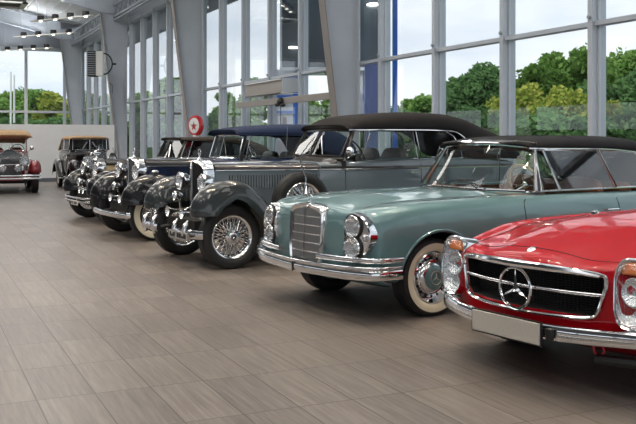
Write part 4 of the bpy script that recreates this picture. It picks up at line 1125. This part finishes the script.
# far glazed wall
g = G(); px_to_X = lambda px: None
fx = [XW-.0-1.0-2.36*i for i in range(0, 10)]
for x in fx: g.bx(x-.09, x+.09, Y_END-.1, Y_END+.1, 0, 7.2)
for z, h in ((3.2, .07), (7.15, .10), (.06, .06)): g.bx(-14, XW, Y_END-.12, Y_END+.09, z-h, z+h)
struct(g.out('trim_6', mull_mat, None))
struct(G().bx(-14, XW, Y_END, Y_END+.2, 7.2, 12.5).out('wall_far', steel_dark, None, None))
for i in range(len(fx)-1):
    w = G(); w.bx(fx[i+1]+.08, fx[i]-.08, Y_END, Y_END+.012, .1, 3.14); w.bx(fx[i+1]+.08, fx[i]-.08, Y_END, Y_END+.012, 3.26, 7.06)
    struct(w.out('window_%d' % k, pane_glass, None, None)); k += 1
# side behind the camera and on the left: glazed too, low pale walls
w = G(); w.bx(-14.2, -14, -12, Y_END, 0, 2.0); w.bx(-14.2, -14, -12, Y_END, 3.4, 12.5)
for i in range(15): w.bx(-14.2, -13.9, -12+i*5, -11.7+i*5, 0, 6.4)
struct(w.out('wall_left', pbr('dark wall paint', (.07, .075, .08), .7), None, None))
w = G(); w.bx(-14, XW, -12.2, -12, 0, .6); w.bx(-14, XW, -12.2, -12, 5.2, 12.5)
for i in range(11): w.bx(-14+i*2.4, -13.85+i*2.4, -12.2, -11.9, 0, 5.4)
struct(w.out('wall_back', steel_paint, None, None))
# deck
rows = G(); zc = lambda x: 8.75+.20*(XW-x)
rows.prism([(XW+.2, -12, zc(XW+.2)), (-14, -12, zc(-14)), (-14, -12, zc(-14)+.2), (XW+.2, -12, zc(XW+.2)+.2)], (0, Y_END+12.2, 0))
x = XW-.5
while x > -14:
    rows.box((x, (Y_END-12)/2, zc(x)-.02), (.05, Y_END+12, .05)); x -= .6
struct(rows.out('ceiling', ceil_mat, None, None))
# portal frames
def portal(y, n):
    root = thing('portal_column', n, 'steel column', (XW-.15, y, 0), 0)
    web = G(); w0, w1, zk = .33, 1.28, 7.75
    web.prism([(0, -.012, 0), (0, -.012, 8.6), (-w1, -.012, 8.35), (-w1, -.012, zk), (-w0, -.012, 0)], (0, .024, 0)); web.out('web', steel_paint, root, None)
    f = G(); f.bx(-.02, .02, -.16, .16, 0, 8.6); f.out('outer_flange', steel_paint, root, None)
    f = G().prism([(-w0, -.16, 0), (-w0-.025, -.16, 0), (-w1-.025, -.16, zk), (-w1, -.16, zk)], (0, .32, 0)); f.out('inner_flange', steel_flange, root, None)
    f = G().bx(-w1, 0, -.14, .14, zk-.02, zk); f.out('stiffener', steel_paint, root, None)
    r = G(); L = 22.5
    r.prism([(-w1, -.012, zk), (-L, -.012, zk+.25*(L-w1)), (-L, -.012, 8.55+.20*L), (-w1, -.012, 8.55+.2*w1), ], (0, .024, 0)); r.out('rafter_web', steel_paint, root, None)
    f = G().prism([(-w1, -.13, zk), (-L, -.13, zk+.25*(L-w1)), (-L, -.13, zk+.25*(L-w1)+.03), (-w1, -.13, zk+.03)], (0, .26, 0)); f.out('rafter_flange', steel_paint, root, None)
    return root
portal(19.2, 'wide pale steel column with taupe inner edge, nearest of the tapered columns')
portal(31.75, 'tapered grey steel column behind the red gas pump globe')
portal(44.5, 'tapered grey steel column beside the hanging unit heater')
portal(57.3, 'farthest tapered grey steel column, in the hall corner')
# purlin rods under the deck
g = G()
for y in (38, 51): g.cyl((XW-1.2, y, 8.0), (-8, y, 10.2), .03, None, 6)
struct(g.out('trim_7', steel_dark, None))
# white partition
p = struct(G().bx(-5, 6.62, 31.8, 31.95, .12, 1.97).out('wall_partition', wall_mat, None, None))
struct(G().bx(-5, 6.62, 31.77, 31.96, 0, .12).out('baseboard_partition', sill_mat, None, None))

# ---- pendant light bars
H0 = 1.45
def ray(px, py, z):
    d = 888*(z-H0)/(139.5-py); lat = (px-318)/888*d; return Vector((.9087*lat+.4175*d, -.4175*lat+.9087*d, z))
def bar(a, b, n, label, down=True):
    root = thing('pendant_light_bar', label, 'light', ((a+b)/2), 0, 'pendant light bars')
    c = (a+b)/2; a = a-c; b = b-c; d = (b-a).normalized(); sd = d.cross(Vector((0, 0, 1)))
    G().add([a-sd*.12, b-sd*.12, b+sd*.12, a+sd*.12, a-sd*.12+Vector((0, 0, .05)), b-sd*.12+Vector((0, 0, .05)), b+sd*.12+Vector((0, 0, .05)), a+sd*.12+Vector((0, 0, .05))],
            [(0, 1, 2, 3), (4, 5, 6, 7), (0, 1, 5, 4), (1, 2, 6, 5), (2, 3, 7, 6), (3, 0, 4, 7)]).out('light_tray', white_enamel, root, None)
    for i in range(n):
        p = a.lerp(b, (i+.6)/n)
        cn = G().cyl(p+Vector((0, 0, .05)), p+Vector((0, 0, .24)), .17, .15, 20).out('lamp_can', dark_metal, root)
        G().cyl(p+Vector((0, 0, -.012)), p+Vector((0, 0, .0)), .075, None, 16).out('bulb', lamp_on, cn)
        ld = bpy.data.lights.new('spot', 'SPOT'); ld.energy = 200; ld.spot_size = rad(95); ld.spot_blend = .8; ld.color = (1, .80, .58); ld.shadow_soft_size = .10
        lo = bpy.data.objects.new('spot_light', ld); COL.objects.link(lo); lo.parent = root; lo.location = p+Vector((0, 0, -.05))
    ua = bpy.data.lights.new('ceiling_fill_light', 'AREA'); ua.shape = 'RECTANGLE'; ua.size, ua.size_y = .2, 2.6; ua.energy = 90; ua.color = (.95, .97, 1)  # added upward fill that brightens the ceiling deck
    uo = bpy.data.objects.new('ceiling_fill_light', ua); COL.objects.link(uo); uo.parent = root; uo.location = (0, 0, .32); uo.rotation_euler = (PI, 0, math.atan2(d.y, d.x)-PI/2)
    for p in (a.lerp(b, .1), a.lerp(b, .9)): 
        zt = zc((c+p).x)-c.z
        G().cyl(p+Vector((0, 0, .05)), p+Vector((0, 0, zt)), .012, None, 6).out('hanger_rod', gal_mat, root)
    return root
bar(ray(32, 22, 6.9), ray(92, 16, 6.9), 4, 'pendant light bar with four dark spot cans, highest whole one at the upper left')
bar(ray(15, 37.5, 6.9), ray(75, 33, 6.9), 4, 'pendant light bar with spot cans, middle one at the upper left')
bar(ray(0, 51, 6.9), ray(52, 48, 6.9), 4, 'pendant light bar with spot cans, lowest at the upper left above the far glazing')
bar(ray(52, -2, 6.9), ray(118, -10, 6.9), 4, 'pendant light bar with spot cans, cut off by the upper picture edge')
for i, (x, y) in enumerate(((1.5, 7), (5.5, 5.0), (2.0, 13), (6.0, 11), (5.8, 17), (-2, 2), (-3, 10), (-1.5, 19))):
    bar(Vector((x-.9, y+1.4, 6.9)), Vector((x+.9, y-1.4, 6.9)), 4, 'pendant light bar with spot cans, above the cars beyond the top of the picture')

# ---- ceiling cassette at the upper left
r = thing('ceiling_cassette', 'dark square ceiling unit with white rim in the upper left corner', 'air unit', ray(6, 4, 7.4), 0)
g = G(); g.bx(-1.3, .75, -.9, .9, 0, .35); g.out('casing', dark_metal, r, None)
g = G(); g.bx(-1.3, .8, -.95, -.7, -.06, 0); g.bx(-1.3, .8, .7, .95, -.06, 0); g.bx(.6, .85, -.95, .95, -.06, 0); g.bx(-1.5, -1.3, -.95, .95, -.06, 0); g.out('rim', white_enamel, r, None)
zt = zc(ray(6, 4, 7.4).x)-7.4
for y in (-.6, .6): G().cyl((0, y, .35), (0, y, zt), .012, None, 6).out('hanger_rod', gal_mat, r)

# ---- unit heater hanging at the column
hp = ray(98, 64, 5.05)
r = thing('unit_heater', 'unit heater with dark louvred face and round bracket hanging on a column', 'heater', hp, -24)
G().bx(-.05, .30, -.30, .28, -.58, .58).out('casing', white_enamel, r, bev=.03)
g = G().bx(-.42, -.05, -.34, .32, -.60, .60); g.out('louvre_box', dark_metal, r)
g = G()
for i in range(11): g.box((-.24, -.355, -.52+.104*i), (.36, .03, .035), Matrix.Rotation(.4, 3, 'X'))
g.out('louvre', steel_dark, r)
G().tube([(.28+.42*cos(a), -.1, .50*sin(a)) for a in lin(-PI/2, PI/2, 16)], .035, 8).out('bracket', dark_metal, r)
G().tube([(.70, -.1, 0), (.85, .0, 0)], .05, 8).out('wall_plate', dark_metal, r)
G().tube([(.55, -.1, -.9-.35*0)]+[(.70+.0*k, -.1, -1.0-.1*k) for k in range(5)], .012, 6).out('cable', dark_metal, r)

# ---- box unit and rail on the window wall
r = thing('air_curtain', 'long tan box unit mounted on the window mullions above the grey rail', 'air unit', (9.42, 23.0, 2.76), 0)
G().prism([(0, 0, 0), (.52, 0, .03), (.52, 0, .40), (.05, 0, .38)], (0, 2.95, 0)).out('casing', tan_metal, r, None, bev=.015)
G().prism([(.02, -.02, 0), (.54, -.02, .03), (.54, -.02, .42), (.05, -.02, .40)], (0, .03, 0)).out('end_cap', white_clad, r, None)
g = G(); 
for y in (-.03, 2.93): g.bx(-.01, .52, y, y+.04, -.02, 0)
g.bx(-.012, .02, 0, 2.95, .37, .40); g.out('edge_trim', white_enamel, r, None)
r = thing('wall_rail', 'long horizontal grey rail across the windows below the tan box', 'rail', (9.45, 19.4, 2.53), 0)
G().bx(-.04, .04, 0, 7.3, -.09, .09).out('beam', tan_metal, r, None, bev=.01)
g = G()
for y in (1.0, 5.9): g.bx(.04, .5, y, y+.08, -.05, .05)
g.out('arm', gal_mat, r)
c = ray(281, 102, 2.5)
r = thing('rail_clamp', 'small black clamp on the grey window rail', 'clamp', (9.38, 22.9, 2.5), 0)
g = G(); g.ell((0, 0, 0), (.10, .14, .12)); g.ell((-.02, .22, -.08), (.06, .14, .05)); g.ell((-.02, -.2, -.1), (.06, .14, .05)); g.out('clamp_body', dark_metal, r)
G().cyl((0, 0, -.1), (0, 0, -.9), .012, None, 6).out('cord', dark_metal, r)

# ---- gas pump with star globe
pt = Vector((8.45, 27.9, 0))
r = thing('gas_pump', 'red gas pump topped by a round white globe with a red star', 'gas pump', pt, -68)
G().prism([(-.28, -.22, 0), (.28, -.22, 0), (.28, -.22, 1.18), (.20, -.22, 1.42), (-.20, -.22, 1.42), (-.28, -.22, 1.18)], (0, .44, 0)).out('cabinet', red_enamel, r, bev=.03)
G().bx(-.2, .2, -.235, -.22, .85, 1.15).out('dial', white_enamel, r)
G().lathe([(.13, 1.42), (.12, 1.50), (.09, 1.54), (.10, 1.60)], MX((0, 0, 0), (0, 0, 1)), 24).out('neck', white_enamel, r)
M = MX((0, 0, 1.90), (0, -1, 0), (1, 0, 0))
gl = G().lathe([(0, -.08), (.24, -.08), (.33, -.06), (.345, 0), (.33, .06), (.25, .08)], M, 40).out('globe', red_enamel, r)
G().lathe([(.262, .072), (.25, .085), (0, .088)], M, 40).out('globe_face', white_enamel, gl)
P_ = []
for i in range(10):
    a = PI/2+i*PI/5; q = .165 if i % 2 == 0 else .068; P_.append(M @ Vector((sin(a-PI/2)*q*-1, cos(a-PI/2)*q, .092)))
def star_pts(q0, q1, h, M):
    out = []
    for i in range(10):
        a = i*PI/5; q = q0 if i % 2 == 0 else q1
        v = Vector((q*sin(a), 0, q*cos(a))); out.append(Vector((v.x, -h, 1.88+v.z)))
    return out
g = G(); sp = star_pts(.17, .068, .094, M); cc = Vector((0, -.098, 1.88)); g.add(sp+[cc], [(i, (i+1) % 10, 10) for i in range(10)]); g.out('star', red_enamel, gl)
G().add([(-.07, -.101, 1.94), (.07, -.101, 1.94), (.07, -.101, 1.915), (.015, -.101, 1.915), (.015, -.101, 1.82), (-.015, -.101, 1.82), (-.015, -.101, 1.915), (-.07, -.101, 1.915)], [tuple(range(8))]).out('letter', green_enamel, gl)
G().tube([(.3, 0, 1.1), (.42, 0, 1.2), (.44, 0, .8), (.36, -.05, .5), (.30, 0, .7)], .02, 8).out('hose', rubber, r)

# ================================================================== OUTSIDE
struct(G().bx(-90, 160, -60, 190, -.4, -.22).out('ground_outside', grass_mat, None, None))
struct(G().bx(XW+.2, 24, -40, 80, -.22, -.15).out('path_outside', asphalt, None, None))
# glazed entrance tower
tc = ray(331, 139.4, 1.4501) if False else None
def PX(px, dd):
    lat = (px-318)/888*dd; return Vector((.9087*lat+.4175*dd, -.4175*lat+.9087*dd, 0))
c_ = PX(332, 34)
r = thing('entrance_building', 'dark glazed upper storey outside, carried by a white drum with blue bands', 'building', c_, -24.7)
G().bx(-1.95, 1.95, 0, 3.5, 4.15, 12.5).out('upper_storey', dk_glass, r, None)
g = G()
for i in range(5): g.bx(-1.95+.975*i-.04, -1.95+.975*i+.04, -.05, 0, 4.15, 12.4)
for z in (4.15, 7.6, 11.0): g.bx(-2.0, 2.0, -.06, 0, z-.06, z+.06)
g.out('mullion', mull_mat, r, None)
Md = MX((-1.80, .9, 0), (0, 0, 1))
dr = G().lathe([(.70, -.2), (.70, 4.15)], Md, 40).out('drum', white_clad, r)
for z in (1.9, 2.45, 3.05, 3.75): G().lathe([(.71, z), (.73, z+.01), (.73, z+.10), (.71, z+.11)], Md, 40).out('blue_band', blue_mat, dr)
G().bx(1.2, 1.9, .5, 3.2, -.2, 4.15).out('lower_wall', violet_mat, r, None)
def disc_light(px, py, dd, rr, lab):
    lat = (px-318)/888*dd; X, Y, Z = .9087*lat+.4175*dd, -.4175*lat+.9087*dd, H0+(139.5-py)*dd/888
    q = thing('exterior_downlight', lab, 'light', (X, Y, Z), 0); G().lathe([(0, 0), (rr, 0), (rr*.9, .05), (0, .05)], MX((0, 0, 0), (0, 0, 1)), 20).out('lit_disc', lamp_on, q)
    G().tube([(0, 0, .04), (.0, .0, .12), (.14, .33, .14)], .025, 6).out('stem', dark_metal, q)
disc_light(373, 5, 33.75, .24, 'bright round downlight behind the pane right of the wide column')
disc_light(293, 48, 33.75, .17, 'small round light seen behind the glass above the tan box unit')
def px_box(x0, x1, y0, y1, dd, dep, nm, lab, cat, mt, lo=None):
    la, lb = (x0-318)/888*dd, (x1-318)/888*dd; c = (la+lb)/2
    X, Y = .9087*c+.4175*dd, -.4175*c+.9087*dd
    z1 = H0+(139.5-y0)*dd/888; z0 = H0+(139.5-y1)*dd/888 if y1 else -.2
    q = thing(nm, lab, cat, (X, Y, z0), -24.7)
    G().bx(-(lb-la)/2, (lb-la)/2, 0, dep, 0, z1-z0).out('panel', mt, q, None, bev=.01)
    return q, z1-z0, lb-la
q, h, w = px_box(393, 397.6, -60, None, 24, .25, 'blue_pylon', 'narrow bright blue pylon standing outside the window', 'sign', blue_mat)
G().bx(-w/2-.08, w/2+.08, -.05, .3, -.0, .2).out('plinth', gal_mat, q, None)
q, h, w = px_box(365, 380.5, 64, None, 26, .3, 'violet_screen', 'violet blue glass screen outside the narrow pane beside the column', 'screen', violet_mat)
G().bx(-w/2-.04, w/2+.04, -.02, .32, 0, .25).out('base', gal_mat, q, None)
q, h, w = px_box(293, 303, 81, None, 31, .3, 'blue_sign', 'bright blue sign panel standing in front of the white banded tower', 'sign', blue_mat)
G().bx(-w/2, w/2, -.05, .3, 0, .3).out('base', gal_mat, q, None)
# flag poles at the far left
for i, px in enumerate((10.8, 14.2)):
    dd = 66; lat = (px-318)/888*dd; X, Y = .9087*lat+.4175*dd, -.4175*lat+.9087*dd
    z = H0+(139.5-(72 if i == 0 else 75))*dd/888
    q = G().cyl((0, 0, -.2), (0, 0, z), .09, .06, 10).out('flag_pole', white_enamel, None); q.location = (X, Y, 0)
    tag(q, ('taller left' if i == 0 else 'shorter right')+' one of two slim white poles outside the far glazing', 'pole')

# ---- trees
def tree_mesh(name, seed, mt, H, Rr, n, squash=1., base=.22):
    rnd = random.Random(seed); g = G()
    blobs = []
    for i in range(26):
        a = rnd.uniform(0, 2*PI); q = Rr*rnd.random()**.6*.75; z = H*(base+(.86-base)*rnd.random())
        lim = 1-((z/H-.5)/.62)**2
        blobs.append((q*cos(a)*lim, q*sin(a)*lim, z, Rr*rnd.uniform(.22, .42)))
    for i in range(n):
        b = blobs[rnd.randrange(len(blobs))]
        v = Vector((rnd.gauss(0, 1), rnd.gauss(0, 1), rnd.gauss(0, 1))).normalized()*b[3]*(.55+.5*rnd.random()); v.z *= squash
        c = Vector((b[0], b[1], b[2]))+v
        s_ = rnd.uniform(.06, .15); u = Vector((rnd.gauss(0, 1), rnd.gauss(0, 1), rnd.gauss(0, 1))).normalized(); w = u.orthogonal().normalized()
        g.add([c+u*s_*1.4, c+w*s_, c-u*s_*1.4, c-w*s_], [(0, 1, 2, 3)])
    me = bpy.data.meshes.new(name); me.from_pydata(g.v, [], g.f); me.materials.append(mt)
    t = G(); t.tube([(0, 0, -.3), (.05, 0, H*.3), (0, .08, H*.55), (.05, 0, H*.8)], [.16, .13, .09, .03], 8)
    for i in range(9):
        b = blobs[i]; t.tube([(0, 0, H*(.2+.05*i)), (b[0]*.5, b[1]*.5, (H*(.2+.05*i)+b[2])/2), (b[0], b[1], b[2])], [.06, .04, .015], 6)
    tm = bpy.data.meshes.new('trunk'); tm.from_pydata(t.v, [], t.f); tm.materials.append(bark)
    return me, tm
TM = [tree_mesh('foliage', 1, leaf_a, 6.0, 2.3, 9000), tree_mesh('foliage', 2, leaf_b, 6.0, 2.1, 9000), tree_mesh('foliage', 3, leaf_c, 4.5, 2.0, 6000), tree_mesh('foliage', 4, leaf_a, 6.5, 1.1, 6000, 1.2, .12), tree_mesh('bush', 5, leaf_b, 2.6, 1.9, 6000, .9, .05)]
TH = [6.0, 6.0, 4.5, 6.5, 2.6]
def tree(px, py, dd, kind, lab, wid=1., grp=None, nm='tree', rot=0):
    lat = (px-318)/888*dd; X, Y = .9087*lat+.4175*dd, -.4175*lat+.9087*dd
    h = H0+(139.5-py)*dd/888+.2; s_ = h/TH[kind]
    q = thing(nm, lab, 'tree' if nm == 'tree' else 'bush', (X, Y, -.2), rot, grp)
    q.scale = (s_*wid, s_*wid, s_)
    for me, n in zip(TM[kind], ('foliage', 'trunk')):
        o = bpy.data.objects.new(n, me); COL.objects.link(o); o.parent = q
T_ = [(416, 92, 70, 0, 'low distant tree in the window right of the blue pylon', 1.3), (476, 56, 46, 1, 'dark green tree alone in the window over the cabriolet windscreen', 1.0),
      (455, 72, 48, 1, 'smaller dark tree at the left of the window over the cabriolet windscreen', .8), (500, 60, 50, 1, 'dark tree just left of the mullion above the cabriolet roof', .85),
      (545, 60, 44, 0, 'bright green tree at the left of the widest window', .95), (577, 44, 46, 0, 'tallest green tree in the widest window', 1.0),
      (524, 82, 41, 2, 'yellow green tree at the left edge of the widest window', .95), (560, 84, 38, 2, 'low yellow green tree at the middle of the widest window', .8), (620, 44, 48, 0, 'large green tree in the rightmost window', 1.0), (640, 60, 42, 1, 'dark green tree cut by the right picture edge', 1.0),
      (598, 70, 44, 1, 'dark green tree mostly behind the rightmost mullion', .9), (610, 100, 38, 2, 'low yellow green tree in the rightmost window', .9)]
for i, a in enumerate(T_): tree(*a, rot=i*47)
L_ = [(224, 86, 60, 3, 'slim green tree in the window beside the gas pump'), (256, 70, 62, 3, 'slim tree in the window left of the tan box unit'), (241, 104, 52, 0, 'broad tree low in the windows above the blue soft top'), (176, 70, 78, 3, 'slim tall tree left of the column by the gas pump'),
      (164, 71, 76, 3, 'slim tall tree beside the dark mullion left of the gas pump column'), (138, 90, 90, 0, 'distant tree behind the windows above the beige hood car'), (151, 106, 80, 1, 'low dark tree behind the left windows'), (98, 90, 85, 0, 'green tree behind the hanging unit heater'), (120, 100, 85, 1, 'dark tree mostly behind the column with the heater'),
      (322, 95, 60, 0, 'leafy tree seen right of the tower through the rail window'), (214, 108, 58, 1, 'dark tree just right of the gas pump globe'), (292, 100, 62, 1, 'dark tree behind the blue sign panel')]
for i, a in enumerate(L_): tree(*a, rot=i*71, wid=1.25)
F_ = [(-8, 96, 74, 0), (6, 94, 78, 0), (25, 85, 76, 0), (40, 93, 78, 2), (57, 92, 74, 2), (70, 95, 80, 0), (86, 92, 84, 1)]
for i, a in enumerate(F_): tree(*a, 'leafy tree in the row outside the far glazing above the white partition', wid=1.3, grp='trees outside the far glazing', rot=i*33)
B_ = [(395+26*i, 112+(i % 3)*5, 33+(i*7 % 5), 4) for i in range(11)]
for i, a in enumerate(B_): tree(*a, 'round dark bush in the hedge behind the right windows', wid=1.1, grp='bushes behind the right windows', nm='bush', rot=i*59)
for i, (x, y, kd) in enumerate(((62, 4, 0), (66, 14, 1), (60, -6, 0), (70, 24, 1), (58, -18, 2), (64, -30, 0))):
    q = thing('tree', 'broad green tree on the lawn to the right, beyond the picture edge', 'tree', (x, y, -.2), i*50, 'lawn trees beyond the right edge'); q.scale = (1.25, 1.25, 1.15)
    for me, n in zip(TM[kd], ('foliage', 'trunk')):
        o_ = bpy.data.objects.new(n, me); COL.objects.link(o_); o_.parent = q
B2 = [(84+19*i, 124+(i % 3)*3, 70-(i % 4)*3, 4) for i in range(14)]
for i, a in enumerate(B2): tree(*a, 'round dark bush in the hedge behind the left windows', wid=1.5, grp='bushes behind the left windows', nm='bush', rot=i*83)
B3 = [(-10+16*i, 120+(i % 2)*3, 68, 4) for i in range(7)]
for i, a in enumerate(B3): tree(*a, 'round dark bush in the hedge outside the far glazing', wid=1.5, grp='bushes outside the far glazing', nm='bush', rot=i*83)

# ================================================================== LIGHT
wd = bpy.data.worlds.new('overcast sky'); S.world = wd; wd.use_nodes = True; nt = wd.node_tree
for n in list(nt.nodes): nt.nodes.remove(n)
N = nt.nodes.new; L = nt.links.new
o = N('ShaderNodeOutputWorld'); bg = N('ShaderNodeBackground'); L(bg.outputs[0], o.inputs[0])
tc = N('ShaderNodeTexCoord'); mp = N('ShaderNodeMapping'); mp.inputs['Scale'].default_value = (1, 1, 3.2); L(tc.outputs['Generated'], mp.inputs[0])
n1 = N('ShaderNodeTexNoise'); n1.inputs['Scale'].default_value = 3.4; n1.inputs['Detail'].default_value = 6; n1.inputs['Roughness'].default_value = .55; L(mp.outputs[0], n1.inputs['Vector'])
r = N('ShaderNodeValToRGB'); e = r.color_ramp.elements; e[0].position = .32; e[0].color = (.60, .68, .78, 1); e[1].position = .62; e[1].color = (.93, .95, .98, 1)
L(n1.outputs['Fac'], r.inputs[0]); L(r.outputs[0], bg.inputs[0]); bg.inputs[1].default_value = 1.3
def area(nm, loc, size, energy, rot=(0, 0, 0), color=(1, .97, .92)):
    ld = bpy.data.lights.new(nm, 'AREA'); ld.shape = 'RECTANGLE'; ld.size, ld.size_y = size; ld.energy = energy; ld.color = color
    lo = bpy.data.objects.new(nm, ld); COL.objects.link(lo); lo.location = loc; lo.rotation_euler = rot; return lo
for x in (-9.5, -5, -.5, 4.0, 7.5):
    for y in (-4, 6, 16, 27, 38, 49):
        if y > 20 and x > 5: continue
        area('hall_fill_light', (x, y, zc(x)-.47), (1.3, 6.3), (150 if x < 3 else 60) if y < 20 else 230)  # added overhead fill to brighten the hall, not a known fixture
        g = G().bx(-.7, .7, -3.2, 3.2, .08, .14)
        for a, b, c, d in ((-.7, -.66, -3.2, 3.2), (.66, .7, -3.2, 3.2), (-.7, .7, -3.2, -3.16), (-.7, .7, 3.16, 3.2)): g.bx(a, b, c, d, 0, .1)
        for q in (-2.4, 2.4): g.cyl((0, q, .14), (0, q, .45), .012, None, 6)
        o = g.out('fill_light_tray', white_enamel, None, None); o.location = (x, y, zc(x)-.48)  # tray invented to house the added fill light
        tag(o, 'long white rectangular tray around an added fill light under the hall ceiling', 'light', 'added fill lights above the hall')
sun = bpy.data.lights.new('sun', 'SUN'); sun.energy = 2.2; sun.angle = rad(12); so = bpy.data.objects.new('sun', sun); COL.objects.link(so); so.rotation_euler = Vector((.55, .45, -.75)).to_track_quat('-Z', 'Y').to_euler()
S.view_settings.view_transform = 'Standard'; S.view_settings.look = 'None'; S.view_settings.gamma = 1; S.view_settings.exposure = 0.08
